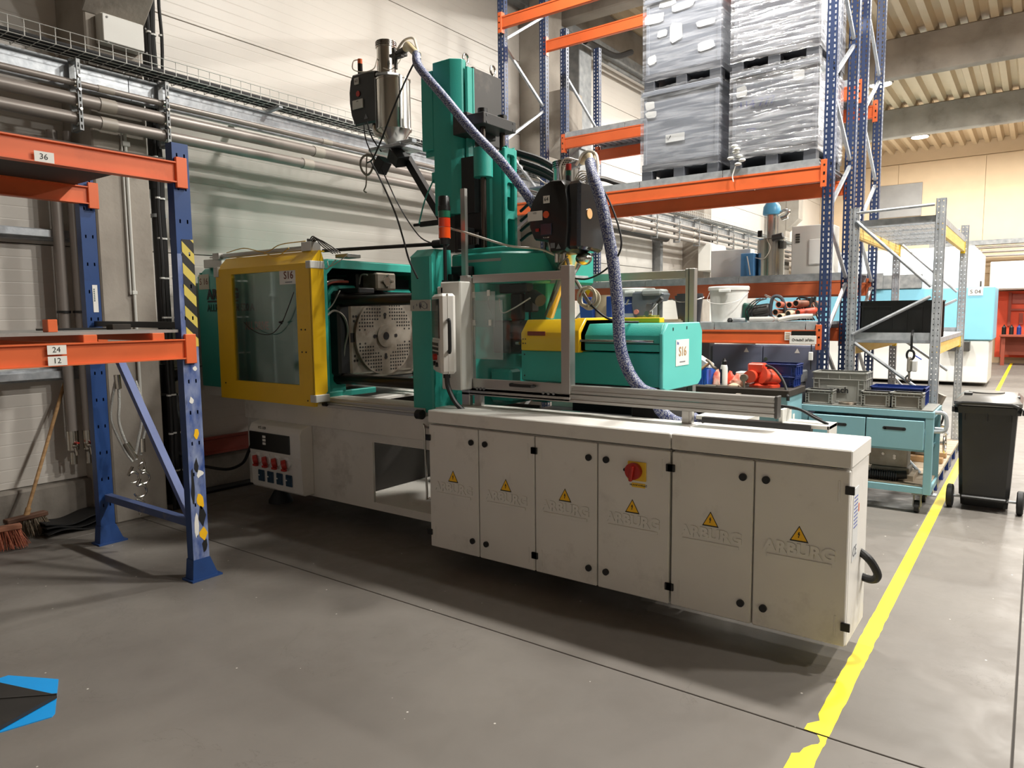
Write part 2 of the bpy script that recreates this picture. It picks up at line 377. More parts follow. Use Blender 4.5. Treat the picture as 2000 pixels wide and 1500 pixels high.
bays = [-5, -3.6, 2.94, 9.45, 15.75, 22.1, 30]
for i in range(len(bays) - 1):
    for k in range(len(joints) - 1):
        MB().box(-6.66, -6.6, bays[i] + .004, bays[i + 1] - .004, joints[k] + .004, joints[k + 1] - .004, .003).build('panel', wallm, wl)
MB().box(-6.66, -6.56, -5, 30, 6.43, 7.1).build('upper_band', concrete, wl)
# plinth
pb = MB()
for i in range(len(bays) - 1): pb.prism([(-6.66, 0), (-6.5, 0), (-6.5, .32), (-6.52, .34), (-6.66, .34)], 'y', bays[i] + .005, bays[i + 1] - .005)
struct(pb.build('trim_1', concd))
# columns with corbels
def column(n, y, face_y=None):
    b = MB(); b.box(-6.6, -6.1, y, y + .44, 0, 7.1, .012)
    b.prism([(-6.1, 4.08), (-5.75, 4.40), (-5.75, 5.0), (-6.1, 5.0)], 'y', y - .02, y + .46, .008)
    o = struct(b.build('column_%d' % n, concrete)); return o
for n, y in enumerate([-3.8, 2.72, 9.23, 15.55, 21.9]): column(n + 1, y)
# far wall and its ledge, right wall far away
farm = mat('far_wall_warm', (212, 188, 156), .7, var=.03)
wf = MB().box(-6.75, 24, 28.0, 28.2, 0, 6.68).box(-6.75, 24, 27.9, 28.2, 6.68, 7.15).build('wall_far', farm); struct(wf)
for k in range(12):
    MB().box(-6.6 + k * 2.5 + .004, -6.6 + (k + 1) * 2.5 - .004, 27.95, 28.0, 2.9, 6.66, .004).build('panel', mat('far_panel', (218, 194, 162), .65, var=.03) if k == 0 else bpy.data.materials['far_panel'], wf)
MB().box(-4.9, -3.36, 27.90, 27.96, 4.9, 6.0, .01).build('hatch_panel', mat('hatch_grey', (150, 150, 150), .5), wf)
wr = MB().box(24, 24.2, -5, 28, 0, 7.15).build('wall_right', mat('right_wall_grey', (84, 80, 74), .9)); struct(wr)
wb = MB().box(-6.75, 24.2, -5.2, -5, 0, 7.15).build('wall_back', mat('back_wall_pale', (226, 222, 216), .8)); struct(wb)  # unseen wall, set close and pale to bounce light onto the fronts
# corrugated deck + concrete beams
deckm = mat('deck_beige', (196, 176, 146), .5, var=.03)
b = MB(); p = .34; x = -6.75
prof = []
while x < 24.1:
    prof += [(x, 7.02), (x + .12, 7.02), (x + .17, 7.16), (x + .29, 7.16)]; x += p
prof.append((x, 7.02))
A = [b.b.verts.new((q[0], -5.2, q[1])) for q in prof]; B = [b.b.verts.new((q[0], 28.2, q[1])) for q in prof]
for i in range(len(A) - 1): b.b.faces.new((A[i], A[i + 1], B[i + 1], B[i]))
b.box(-6.75, 24.2, -5.2, 28.2, 7.3, 7.4)
struct(b.build('ceiling', deckm, smooth=False))
for n, y in enumerate([-2.6, 3.75, 10.1, 16.4, 21.9]):
    struct(MB().prism([(y - .2, 7.02), (y - .14, 6.3), (y + .14, 6.3), (y + .2, 7.02)], 'x', -6.7, 24.1, .02).build('beam_%d' % (n + 1), concrete))
# drain pipe under the eaves and cable conduits at the wall top
struct(MB().box(-6.56, -6.40, 6.2, 28, 6.30, 6.46, .01).tube([(-6.35, 9, 6.1), (-6.35, 28, 6.1)], .03, n=1).tube([(-6.30, 9, 6.2), (-6.30, 28, 6.2)], .03, n=1).build('trim_2', galvd))
# hanging lamps
emis = mat('lamp_glow', (255, 244, 222), .5, emit=14.0)
names = {(-3.1, 18.2): 'round high-bay lamp glowing beside the tall blue rack posts', (-3.05, 24.3): 'round high-bay lamp glowing under the corrugated roof, the farthest one in view'}
for (lx, ly, lz) in LAMPS:
    lab = names.get((lx, ly), 'round high-bay lamp hanging from the corrugated roof above the hall')
    t = thing('high_bay_lamp', lab, 'lamp', (lx, ly, lz - .06), None if (lx, ly) in names else 'high-bay lamps above the hall')
    MB().lathe((lx, ly, lz - .06), [(.24, 0), (.26, .02), (.22, .06), (.08, .10), (.06, .2), (.02, .22)], 24).build('housing', darkg, t)
    MB().cyl((lx, ly, lz - .075), (lx, ly, lz - .06), .22, seg=24).build('diffuser', emis, t)
    MB().cyl((lx, ly, lz + .12), (lx, ly, 7.05), .012, seg=6).build('cord', dark, t)
# galvanised horizontal wall rails left of the first column
struct(MB().box(-6.6, -6.5, -2.8, 2.70, 2.34, 2.43, .004).box(-6.52, -6.45, -2.8, 2.70, 2.36, 2.42, .004).build('trim_3', galv))
struct(MB().box(-6.6, -6.5, -2.8, 2.70, 1.20, 1.30, .004).box(-6.52, -6.45, -2.8, 2.70, 1.22, 1.28, .004).build('trim_4', galv))

# ---- wall services
t = thing('cable_tray', 'wire-basket cable tray of black cables running along the white panel wall', 'cable tray', (-5.95, 8, 3.5))
b = MB(); y = -3
while y < 27:
    b.tube([(-6.10, y, 3.80), (-6.10, y, 3.685), (-5.84, y, 3.685), (-5.84, y, 3.80)], .0034, seg=4, n=1); y += .1
for (x, z) in [(-6.10, 3.80), (-6.10, 3.74), (-6.04, 3.685), (-5.98, 3.685), (-5.91, 3.685), (-5.84, 3.74), (-5.84, 3.80), (-5.84, 3.685)]:
    b.tube([(x, -3, z), (x, 27, z)], .0032, seg=4, n=1)
b.build('wire_mesh', mat('bright_wire', (206, 206, 202), .4, metal=.2, var=.03), t, kind='stuff')
for i, (x, z, r) in enumerate([(-6.05, 3.715, .024), (-5.99, 3.712, .022), (-5.93, 3.708, .018), (-6.01, 3.755, .02), (-5.89, 3.704, .014)]):
    MB().tube([(x + random.uniform(-.012, .012), -3 + k * 1.5, z + random.uniform(-.004, .006)) for k in range(21)], r, seg=8, n=2).build('cable', rub, t)
for y in [-2.2, -.2, 1.7, 4.3, 6.3, 8.3, 10.5, 12.5, 14.5, 16.5, 18.5, 20.5, 22.5, 24.5]:
    MB().prism([(-6.58, 3.60), (-6.58, 3.67), (-5.82, 3.67), (-5.82, 3.655)], 'y', y - .02, y + .02).build('bracket', galv, t)
t = thing('channel_rail', 'bright galvanised steel channel running beneath the wire cable tray', 'rail', (-6.0, 8, 3.5))
b = MB(); 
for k in range(10):
    y0 = -3 + k * 3
    MB().prism([(-6.05, 3.45), (-6.00, 3.45), (-6.00, 3.47), (-6.035, 3.47), (-6.035, 3.63), (-6.00, 3.63), (-6.00, 3.645), (-6.05, 3.645)], 'y', y0 + .003, y0 + 2.997).build('channel_section', galv, t)
for name, z, r, lab, m_ in [('wall_pipe', 3.355, .048, 'upper thick grey pipe clamped along the panel wall', pipeg), ('wall_pipe', 3.215, .046, 'lowest thick grey pipe clamped along the panel wall', pipeg), ('wall_pipe', 3.475, .024, 'thin grey pipe clamped above the two thick wall pipes', pipeg)]:
    t = thing(name, lab, 'pipe', (-5.95, 8, z))
    b = MB(); b.tube([(-5.95, -3, z), (-5.95, 27, z)], r, seg=14, n=1); b.build('tube', m_, t)
    b = MB()
    for y in [2.72, 4.6 + (z - 3.2), 8.2, 11.7, 14.5, 17, 20, 23]: b.cyl((-5.95, y, z), (-5.95, y + .12, z), r * 1.12, seg=14)
    b.each('coupling', mat('pipe_coupling', (158, 150, 140), .45, var=.05) if 'pipe_coupling' not in bpy.data.materials else bpy.data.materials['pipe_coupling'], t)
ordn = ['', 'leftmost', 'second', 'third', 'fourth', 'fifth', 'sixth']
for i, y in enumerate([0, 2.56, 3.24, 12.68, 13.73, 14.77, 15.82, 16.89, 17.95]):
    if i == 0: continue
    lab = {1: 'slotted pipe bracket with chrome clamps in front of the near concrete column', 2: 'slotted pipe bracket with chrome clamps just right of the near concrete column'}.get(i, 'small wall pipe bracket seen below the loaded orange beam, %s of six from the left' % ordn[max(0, min(6, i - 2))])
    t = thing('pipe_bracket', lab, 'bracket', (-5.95, y, 3.14), 'pipe brackets along the wall')
    b = MB(); b.box(-6.02, -5.99, y - .02, y + .02, 3.12, 3.66)
    b.plate((-5.895, y - .014), (0, 1), .028, 3.12, 3.64, .012, (1, 0), [.014], .012, .03, .05); b.box(-6.0, -5.89, y - .015, y + .015, 3.62, 3.64); b.box(-6.0, -5.89, y - .015, y + .015, 3.12, 3.14)
    b.build('strut', galvd, t)
    b = MB()
    for z, r in ((3.355, .05), (3.215, .048), (3.475, .027)):
        b.cyl((-5.95, y - .014, z), (-5.95, y + .014, z), r + .004, seg=14); b.cyl((-5.90, y, z + r + .012), (-5.87, y, z + r + .012), .011, seg=8)
    b.build('clamp', steel, t)
# junction box on the first column
t = thing('junction_box', 'light grey junction box on the near concrete column behind the cable tray', 'junction box', (-6.05, 2.98, 3.84))
MB().box(-6.10, -6.0, 2.80, 3.13, 3.86, 4.08, .008).build('body', greyp, t)
MB().box(-6.0, -5.985, 2.805, 3.125, 3.865, 4.075, .005).build('lid', greyp, t)
b = MB()
for yy_ in (2.84, 3.14):
    for zz in (3.86, 4.05): b.cyl((-5.985, yy_, zz), (-5.98, yy_, zz), .008, seg=8)
b.build('screw', darkg, t, kind='stuff')
# vertical services beside the first column
t = thing('downpipe', 'tall matt black rainwater downpipe right of the near concrete column', 'downpipe', (-6.42, 3.39, 1.28))
MB().tube([(-6.42, 3.39, 1.285), (-6.42, 3.39, 6.4)], .055, seg=16, n=1).cyl((-6.42, 3.39, 2.85), (-6.42, 3.39, 2.95), .062).build('pipe', mat('downpipe_black', (44, 44, 46), .5), t)
MB().cyl((-6.42, 3.39, 2.6), (-6.42, 3.39, 2.63), .066).cyl((-6.42, 3.39, 4.6), (-6.42, 3.39, 4.63), .066).each('clamp', galv, t)
t = thing('soil_pipe', 'thick black drain pipe with a wide socket standing behind the blue rack brace', 'pipe', (-6.42, 3.39, 0))
MB().lathe((-6.42, 3.39, 0), [(.115, 0), (.115, .70), (.11, .76), (.085, .86), (.085, 1.0), (.062, 1.02), (.062, 1.28)], 24).build('pipe', blk, t)
MB().cyl((-6.40, 3.40, 1.16), (-6.34, 3.48, 1.19), .05, seg=20).cyl((-6.345, 3.475, 1.19), (-6.33, 3.495, 1.195), .062, seg=20).build('branch_socket', blk, t)
for i, (x, y, r, lab) in enumerate([(-6.12, 3.235, .016, 'black cable bundle with white ties on the column side, the left one of three'), (-6.16, 3.29, .026, 'thick black cable bundle with white ties, the middle one of three'), (-6.12, 3.34, .014, 'thin black cable bundle with ties, nearest the black downpipe')]):
    t = thing('cable_bundle', lab, 'cable', (x, y, 0))
    MB().tube([(x + random.uniform(-.006, .006), y + random.uniform(-.006, .006), z * .24) for z in range(0, 28)], r, seg=8, n=2).build('cable', rub, t)
    for k in range(1, 18): MB().cyl((x, y, k * .34), (x, y, k * .34 + .014), r + .005, seg=8).build('tie', white, t)
t = thing('conduit', 'pale conduit pipe clipped to the face of the near concrete column', 'conduit', (-6.08, 2.98, 0))
MB().tube([(-6.08, 2.97, .9), (-6.08, 2.97, 3.2)], .013, n=1).tube([(-6.08, 2.94, 1.9), (-6.08, 2.94, 3.2)], .007, n=1).each('pipe', greyp, t)
MB().box(-6.10, -6.06, 2.94, 3.0, 3.1, 3.14, .003).box(-6.10, -6.065, 2.95, 2.99, 1.9, 1.93, .003).each('clip', greyp, t)
# grey pipes left of the column, with valves
for i, (x, y, r, lab) in enumerate([(-6.42, 2.56, .04, 'vertical grey water pipe in the corner left of the near column'), (-6.36, 2.65, .032, 'slimmer vertical grey pipe touching the near column with a tap below')]):
    t = thing('water_pipe', lab, 'pipe', (x, y, .4))
    MB().tube([(x, y, .78), (x, y, 3.2)], r, seg=12, n=1).build('pipe', pipeg, t)
    MB().cyl((x, y, .62), (x, y, .78), r * 1.1).cyl((x, y, .60), (x, y, .50), r * .6).sph((x + .03, y, .66), .03).tube([(x, y, .66), (x + .05, y, .64), (x + .07, y, .58)], .012).build('valve', steel, t)
    MB().box(x + .03, x + .10, y - .01, y + .01, .68, .69).build('lever', redp, t)
    MB().cyl((x, y, 1.75), (x, y, 1.77), r + .01).box(x - .1, x, y - .008, y + .008, 1.752, 1.768).build('clamp', dark, t)
# red guard rail behind the machine base
t = thing('guard_rail', 'faded red guard rail low on the wall behind the machine', 'guard rail', (-6.45, 4.6, .36))
MB().prism([(-6.50, .37), (-6.45, .37), (-6.45, .39), (-6.47, .40), (-6.47, .51), (-6.45, .52), (-6.45, .54), (-6.50, .54)], 'y', 3.62, 6.4).build('rail', mat('faded_red', (150, 66, 52), .6, var=.1), t)
b = MB()
for y in (3.7, 4.9, 6.1): b.box(-6.60, -6.50, y, y + .05, .4, .5)
b.each('bracket', darkg, t)
tag(MB().tube([(-6.44, 3.3, .03), (-6.43, 3.8, .03), (-6.42, 4.3, .03), (-6.40, 4.8, .03), (-6.42, 5.3, .03)], .03).build('floor_hose', rub), 'black hose lying on the floor along the wall plinth behind the machine', 'hose')
# ================================================================ LEFT RACK
t = thing('pallet_rack', 'small blue pallet rack with red-orange beams and a scraped corner post', 'rack', (-4.9, 1.6, 0))
def lpost(x, z1, m_):
    b = MB(); s = 1 if x > -5 else 1
    b.plate((x, 2.39), (0, 1), .105, .12, z1, .004, (1, 0), [.030, .078], .010, .024, .20, .2, z1 - .05)
    b.box(x - .07, x - .066, 2.39, 2.495, .12, z1); b.box(x - .07, x, 2.39, 2.394, .12, z1); b.box(x - .07, x, 2.491, 2.495, .12, z1)
    b.box(x - .07, x + .004, 2.39, 2.495, z1, z1 + .004)
    o = b.build('post', m_, t); return o
lp = lpost(-4.33, 2.77, [blueL]); lpost(-5.62, 2.77, [blueL])
MB().plate((-4.3258, 2.388), (0, 1), .109, .14, 2.1, .0012, (1, 0), [.032, .080], .010, .024, .20, .2, 2.1).build('scraped_face', wornblue, t, label='blue post face scraped down to pale metal')
MB().plate((-4.3242, 2.420), (0, 1), .078, 1.52, 2.19, .0012, (1, 0), [.048], .010, .024, .20, 1.6, 2.19).build('hazard_tape', hazard, t, label='black and yellow hazard tape')
_r = random.Random(4)
def scrap(y, z, w, h, m_):
    pts = [(y + w * .5 * math.cos(a) * _r.uniform(.6, 1.15), z + h * .5 * math.sin(a) * _r.uniform(.6, 1.15)) for a in [k * .7 for k in range(9)]]
    MB().prism(pts, 'x', -4.3243, -4.3232).build('tape_scrap', m_, t)
for y, z, w, h, m_ in ((2.455, .52, .055, .11, warn), (2.462, .30, .06, .09, warn), (2.45, .96, .035, .08, warn), (2.46, .42, .05, .16, ink), (2.41, .62, .03, .22, ink), (2.47, .22, .04, .12, ink), (2.44, .75, .03, .10, ink), (2.43, 1.18, .03, .05, whitep), (2.465, 1.38, .03, .03, whitep), (2.46, .70, .05, .06, whitep), (2.42, .36, .03, .2, whitep)): scrap(y, z, w, h, m_)
for x in (-4.33, -5.62):
    b = MB()
    b.loft([[(x - .08, 2.375, .012), (x + .01, 2.375, .012), (x + .01, 2.55, .012), (x - .08, 2.55, .012)], [(x - .075, 2.385, .14), (x + .008, 2.385, .14), (x + .008, 2.50, .14), (x - .075, 2.50, .14)]])
    b.box(x - .10, x + .03, 2.36, 2.57, 0, .012)
    b.build('foot', blueL, t)
MB().bar((-5.30, 2.45, 1.42), (-4.40, 2.45, .34), .05, .04).build('diagonal_brace', mat('brace_blue', (86, 104, 160), .5, var=.1), t)
MB().bar((-5.6, 2.45, .36), (-4.36, 2.45, .36), .05, .05).build('cross_brace', mat('brace_blue_dusty', (70, 86, 128), .6, dirt=.5, dcol=(150, 140, 124), dscale=9), t)
MB().bar((-5.6, 2.45, 1.665), (-4.36, 2.45, 1.655), .04, .04).build('cross_brace', dark, t)
def ibeam(x, z0, z1, y1=2.40, s=1):
    b = MB(); y0 = -1.6
    b.box(x, x + .004 * s, y0, y1, z0, z1); b.box(x, x + .022 * s, y0, y1, z1 - .008, z1); b.box(x, x + .022 * s, y0, y1, z0, z0 + .008); b.box(x - .045, x, y0, y1, z0, z1)
    b.box(x, x + .024, y1 - .0, y1 + .07, z0 - .03, z1 + .03, .003)
    return b
ibeam(-4.325, 2.53, 2.655).build('upper_front_beam', orange, t); ibeam(-5.60, 2.53, 2.655, 2.44).build('upper_rear_beam', orange, t)
ibeam(-4.325, 1.445, 1.570).build('lower_front_beam', orange, t); ibeam(-5.60, 1.445, 1.570, 2.44).build('lower_rear_beam', orange, t)
for y in (-.6, .9): MB().bar((-5.55, y, 2.56), (-4.38, y + .5, 2.56), .06, .06).build('cross_beam', orange, t)
MB().box(-5.66, -4.36, -1.6, 2.36, 2.657, 2.675).build('upper_shelf', mat('shelf_board_dark', (70, 64, 60), .7), t)
MB().box(-5.66, -4.345, -1.6, 2.38, 1.612, 1.63).build('lower_shelf', mat('shelf_board_grey', (150, 148, 144), .6, dirt=.3), t)
for y in (.2, 1.0, 1.81, 2.20): MB().box(-5.62, -4.315, y, y + .075, 1.565, 1.612, .003).build('shelf_support', orange, t)
for (y, z, s, h) in [(1.67, 2.56, '36', .055), (1.665, 1.535, '24', .05), (1.665, 1.475, '12', .05)]:
    p_ = MB().box(-4.3025, -4.3015, y - .045, y + .05, z - h / 2, z + h / 2).build('number_plate', whitep, t)
    text('lettering', s, .042, (-4.301, y, z), ink, p_, '+x')
    if s != '36': pass
p_ = MB().box(-5.6145, -5.6135, 2.44, 2.475, 1.75, 1.95).build('post_sticker', whitep, t)
b = MB()
for k in range(7): b.box(-5.6135, -5.6130, 2.446, 2.456, 1.83 + k * .014, 1.838 + k * .014)
b.build('print', inkgreen, p_)
tag(MB().box(-4.45, -4.38, 1.66, 1.71, 1.63, 1.70, .003).build('steel_offcut', orange), 'small orange block standing on the lower rack shelf', 'block')
tag(MB().box(-4.95, -4.86, 2.22, 2.34, 1.63, 1.665, .003).build('wood_offcut', woodbk), 'dark wooden block lying near the back of the lower rack shelf', 'block')
tag(MB().box(-5.2, -5.0, 1.9, 2.3, 1.63, 1.642, .002).build('steel_strip', dark), 'flat dark steel strip on the lower rack shelf behind the block', 'steel strip')
# wire-rope slings with hooks hanging from the brace
t = thing('lifting_sling', 'wire-rope lifting sling with steel hooks hanging from the blue rack brace', 'lifting sling', (-5.3, 2.50, .3))
r = .010
MB().tube([(-5.32, 2.44, 1.30), (-5.34, 2.40, 1.1), (-5.35, 2.40, .95), (-5.32, 2.46, .75), (-5.29, 2.50, .66)], r).tube([(-5.32, 2.45, 1.30), (-5.31, 2.44, 1.1), (-5.31, 2.43, .95), (-5.30, 2.48, .76), (-5.28, 2.52, .67)], r).build('rope', rope, t)
MB().tube([(-5.28, 2.55, 1.25), (-5.26, 2.58, 1.1), (-5.26, 2.60, .95), (-5.28, 2.58, .82), (-5.29, 2.56, .70)], r).tube([(-5.28, 2.53, 1.25), (-5.27, 2.56, 1.05), (-5.27, 2.57, .95), (-5.28, 2.54, .80), (-5.29, 2.52, .70)], r).build('rope', rope, t)
b = MB(); b.cyl((-5.32, 2.445, 1.20), (-5.32, 2.44, 1.30), .022, seg=12).cyl((-5.31, 2.47, .80), (-5.29, 2.52, .68), .022, seg=12).cyl((-5.28, 2.57, .72), (-5.285, 2.575, .82), .02, seg=12)
b.each('ferrule', steel, t)
def hook(c, s, a):
    pts = []
    for k in range(10):
        th = math.radians(110 + a - k * 30); pts.append((c[0] + .012, c[1] + s * math.cos(th), c[2] + s * math.sin(th)))
    return MB().tube([(c[0] + .012, c[1], c[2] + s * 2.0)] + pts, s * .28, seg=8, n=3, rf=lambda u: 1.0 - .5 * u)
for c, s, a in [((-5.28, 2.56, .53), .042, 0), ((-5.27, 2.48, .55), .04, 40), ((-5.28, 2.53, .44), .046, 0), ((-5.26, 2.55, .62), .03, 200)]:
    hook(c, s, a).build('hook', steel, t)
b = MB()
for k in range(6): b.tube([(-5.28 + .01 * math.cos(k), 2.52 + .03 * math.cos(k * 2.2), .40 - k * .02), (-5.27, 2.54 + .02 * math.sin(k), .37 - k * .022), (-5.28, 2.52, .36 - k * .02)], .006, closed=True, n=3)
b.build('chain', steel, t)
# brooms
def broom(name, lab, c, ang, top, m_b, m_w, tall):
    t = thing(name, lab, 'broom', (c[0], c[1], 0)); ca, sa = math.cos(ang), math.sin(ang)
    R = Matrix.Rotation(ang, 3, 'Z')
    MB().obox((c[0], c[1], .165), (.07, .30, .035), R, .005).build('block', m_w, t)
    b = MB(); rr = random.Random(3)
    for k in range(300):
        u = rr.uniform(-.14, .14); v = rr.uniform(-.03, .03); du = u * .35 + rr.uniform(-.02, .02); dv = v * .8 + rr.uniform(-.02, .03)
        p0 = R @ Vector((v, u, 0)); p1 = R @ Vector((v + dv, u + du, 0))
        b.tube([(c[0] + p0.x, c[1] + p0.y, .15), (c[0] + p1.x, c[1] + p1.y, rr.uniform(.002, .03))], .0022, seg=3, n=1)
    b.build('bristles', m_b, t, kind='stuff')
    if tall:
        MB().tube([(c[0], c[1], .175), top], .0135, seg=10, n=1).build('handle', wood, t)
        MB().cyl((c[0], c[1], .17), Vector((c[0], c[1], .17)).lerp(Vector(top), .05), .02).build('socket', wood, t)
broom('broom', 'broom with a light wooden handle leaning on the panel wall', (-6.30, 2.14, 0), .15, (-6.56, 2.66, 1.40), mat('bristle_grey', (140, 124, 104), .8, c2=(90, 80, 66), scale=60), mat('broom_block', (96, 66, 50), .7), True)
broom('broom', 'red-bristled broom head at the left edge in front of the other broom', (-6.10, 1.88, 0), -.2, (-6.4, 1.2, 1.4), mat('bristle_red', (176, 110, 80), .8, c2=(140, 60, 46), scale=60), mat('broom_block_red', (150, 100, 76), .7), True)
# folded rubber mat against the plinth
def wavy(name, lab, x0, x1, y0, y1, layers, m_):
    b = MB(); n = 16
    for L_ in range(layers):
        A = []; z0 = .012 + L_ * .03
        for i in range(n + 1):
            u = i / n; y = y0 + (y1 - y0) * u
            A.append((y, z0 + .02 * math.sin(u * 7 + L_) * (1 if 0 < i < n else 1) + .02))
        pts = A + [(y, z - .009) for y, z in A[::-1]]
        b.prism(pts, 'x', x0 + L_ * .02, x1 - L_ * .02)
    return tag(b.build(name, m_), lab, 'mat')
wavy('rubber_mat', 'folded black rubber mat lying on the floor against the plinth', -6.47, -6.12, 2.22, 2.70, 3, rub)
tag(MB().prism([(-3.95, .6), (-3.38, .99), (-3.33, 1.17), (-3.35, 1.19), (-3.66, 1.325), (-3.9, 1.2)], 'z', .0, .004).build('blue_sheet', mat('bright_blue_sheet', (22, 150, 226), .5, var=.02)), 'bright blue plastic sheet on the floor in the near left corner', 'sheet')
t = thing('steel_plate', 'dark angled steel plate lying over the bright blue sheet', 'plate', (-3.7, 1.0, .0))
MB().prism([(-3.47, 1.245), (-3.385, .99), (-3.30, .5), (-4.6, -.4), (-4.6, .8), (-3.83, 1.13)], 'z', .008, .024).build('plate', mat('plate_black', (42, 40, 38), .55, var=.15, dirt=.3, dcol=(70, 66, 60)), t)
MB().bar((-3.47, 1.245, .026), (-4.4, .35, .026), .006, .006).build('seam', darkg, t)
# ================================================================ INJECTION MOULDING MACHINE
ma = thing('injection_moulding_machine', 'large turquoise and cream injection moulding machine with a yellow sliding door', 'machine', (-4.0, 4.5, 0))
b = MB()
b.box(-5.82, -4.16, 3.80, 3.82, .18, .79).box(-4.16, -3.30, 3.80, 3.82, .18, .24).box(-4.16, -3.30, 3.80, 3.82, .72, .79).box(-5.82, -3.30, 3.775, 3.80, .79, .975, .004)
b.box(-5.82, -5.80, 3.82, 5.2, .18, .975).box(-5.80, -1.6, 3.825, 5.2, .185, .235)
b.box(-5.82, -4.7, 3.80, 5.2, .955, .975).box(-4.7, -3.30, 3.80, 4.0, .955, 1.04, .004).box(-3.30, -1.6, 3.96, 4.0, .24, 1.0).box(-3.3, -1.6, 5.05, 5.2, .24, 1.0).box(-1.62, -1.6, 4.0, 5.05, .24, 1.0)
b.build('base_frame', creamd, ma)
MB().box(-3.3, -1.62, 4.0, 5.05, .90, .93).box(-3.0, -1.7, 4.1, 4.16, .93, 1.0).box(-3.0, -1.7, 4.9, 4.96, .93, 1.0).build('bed_rails', dark, ma)
MB().box(-5.75, -3.31, 4.88, 4.90, .40, .95).box(-4.45, -4.42, 3.84, 4.88, .24, .78).build('shade_panel', mat('shade_panel_dark', (58, 54, 50), .7), ma)  # dark sheets added inside the base so its opening looks shaded
MB().box(-6.5, -5.82, 3.79, 5.2, .965, 1.05).box(-5.82, -4.76, 3.79, 3.81, .975, 1.05).build('hood_sill', cream, ma)
MB().cyl((-6.02, 3.79, 1.0), (-5.93, 3.79, 1.0), .02, seg=12).build('grip_slot', blk, ma)
for x, y in ((-5.58, 3.95), (-5.5, 5.0), (-2.6, 4.1), (-2.4, 5.0), (-1.8, 4.2)):
    MB().lathe((x, y, 0), [(.11, 0), (.11, .02), (.05, .12), (.05, .18)], 16).build('machine_foot', rub, ma)
# hood: open ended shell
b = MB()
b.prism([(3.78, 1.05), (3.81, 1.05), (3.81, 2.07), (3.88, 2.14), (5.15, 2.14), (5.19, 2.10), (5.19, 1.05), (5.22, 1.05), (5.22, 2.12), (5.17, 2.17), (3.86, 2.17), (3.78, 2.09)], 'x', -6.5, -4.70)
b.box(-6.5, -6.48, 3.8, 5.2, 1.05, 2.13)
b.build('hood', green, ma)
b = MB(); b.prism([(3.785, 1.03), (3.84, 1.07), (3.84, 2.05), (3.90, 2.105), (5.12, 2.105), (5.16, 2.07), (5.16, 1.05), (5.20, 1.05), (5.20, 2.11), (5.16, 2.165), (3.87, 2.165), (3.785, 2.09)], 'x', -4.73, -4.69, .006)
b.box(-4.73, -4.69, 3.80, 4.35, 1.03, 1.08, .006); b.build('hood_lip', green, ma)
MB().box(-6.45, -5.0, 4.2, 5.1, 1.1, 2.05).build('drive_block', dark, ma)
# lettering on the hood
text('lettering', 'ARBURG', .125, (-6.09, 3.776, 1.915), ink, ma, '-y', .001, .006, sx=1.05)
MB().box(-6.34, -5.85, 3.775, 3.779, 1.845, 1.862).build('lettering_bar', ink, ma)
text('lettering', 'ALLROUNDER 520 A', .095, (-5.98, 3.776, 1.79), inkgreen, ma, '-y', .001, .001, sx=.86)
text('lettering', 'ALL DRIVE', .095, (-5.58, 3.776, 1.625), mat('pale_red_ink', (190, 150, 140), .6), ma, '-y', .001, .004, sx=.78)
p_ = MB().box(-6.475, -6.305, 3.775, 3.779, 1.97, 2.11).build('number_sheet', mat('old_paper', (196, 190, 172), .7, var=.05), ma)
text('lettering', 'S 16', .085, (-6.39, 3.774, 2.04), inkbrown, p_, '-y')
# sliding yellow door
b = MB(); yd0, yd1 = 3.62, 3.65
b.box(-5.93, -5.69, yd0, yd1, 1.15, 2.075).box(-4.80, -4.62, yd0, yd1, 1.15, 2.075).box(-5.93, -4.62, yd0, yd1, 2.075, 2.125).box(-5.93, -4.62, yd0, yd1, .985, 1.15)
b.prism([(yd0, 2.125), (yd0 + .09, 2.225), (yd0 + .15, 2.225), (yd0 + .15, 2.215), (yd0 + .095, 2.215), (yd0 + .02, 2.125)], 'x', -5.90, -4.62)
b.prism([(yd0, .99), (yd0 + .125, 1.10), (yd0 + .125, 2.16), (yd0 + .10, 2.225), (yd0 + .085, 2.225), (yd0, 2.13)], 'x', -4.625, -4.605)
b.build('sliding_door', yellow, ma)
MB().box(-5.69, -4.80, 3.632, 3.638, 1.15, 2.075).build('door_window', plexd, ma)
b = MB(); b.box(-5.95, -5.88, 3.61, 3.64, 2.06, 2.15, .004); b.box(-4.66, -4.60, 3.61, 3.75, 2.08, 2.14, .004); b.box(-4.66, -4.585, 3.61, 3.75, 1.02, 1.08, .004); b.each('corner_cap', greyp, ma)
b = MB()
for x, z in ((-5.85, 1.12), (-4.7, 1.03), (-4.75, 1.6), (-4.70, 1.6), (-4.75, 1.42), (-4.70, 1.42)): b.cyl((x, 3.617, z), (x, 3.621, z), .007, seg=8)
b.build('screw', dark, ma, kind='stuff')
p_ = MB().box(-5.02, -4.79, 3.628, 3.631, 1.965, 2.10).build('number_sheet', whitep, ma)
text('lettering', 'S16', .085, (-4.90, 3.627, 2.035), inkbrown, p_, '-y', bold=.001)
MB().box(-4.945, -4.855, 3.6272, 3.628, 1.978, 1.986).box(-5.005, -4.975, 3.6272, 3.628, 2.08, 2.092).build('fine_print', inkg, p_)
MB().tube([(-5.50, 3.60, 1.66), (-5.40, 3.60, 1.60), (-5.25, 3.60, 1.56), (-5.10, 3.60, 1.57), (-4.97, 3.60, 1.66), (-4.88, 3.60, 1.78), (-4.80, 3.60, 1.90)], .0035, n=6).tube([(-4.97, 3.60, 1.65), (-5.0, 3.595, 1.66), (-4.95, 3.595, 1.665)], .006).build('loose_cable', rub, ma)
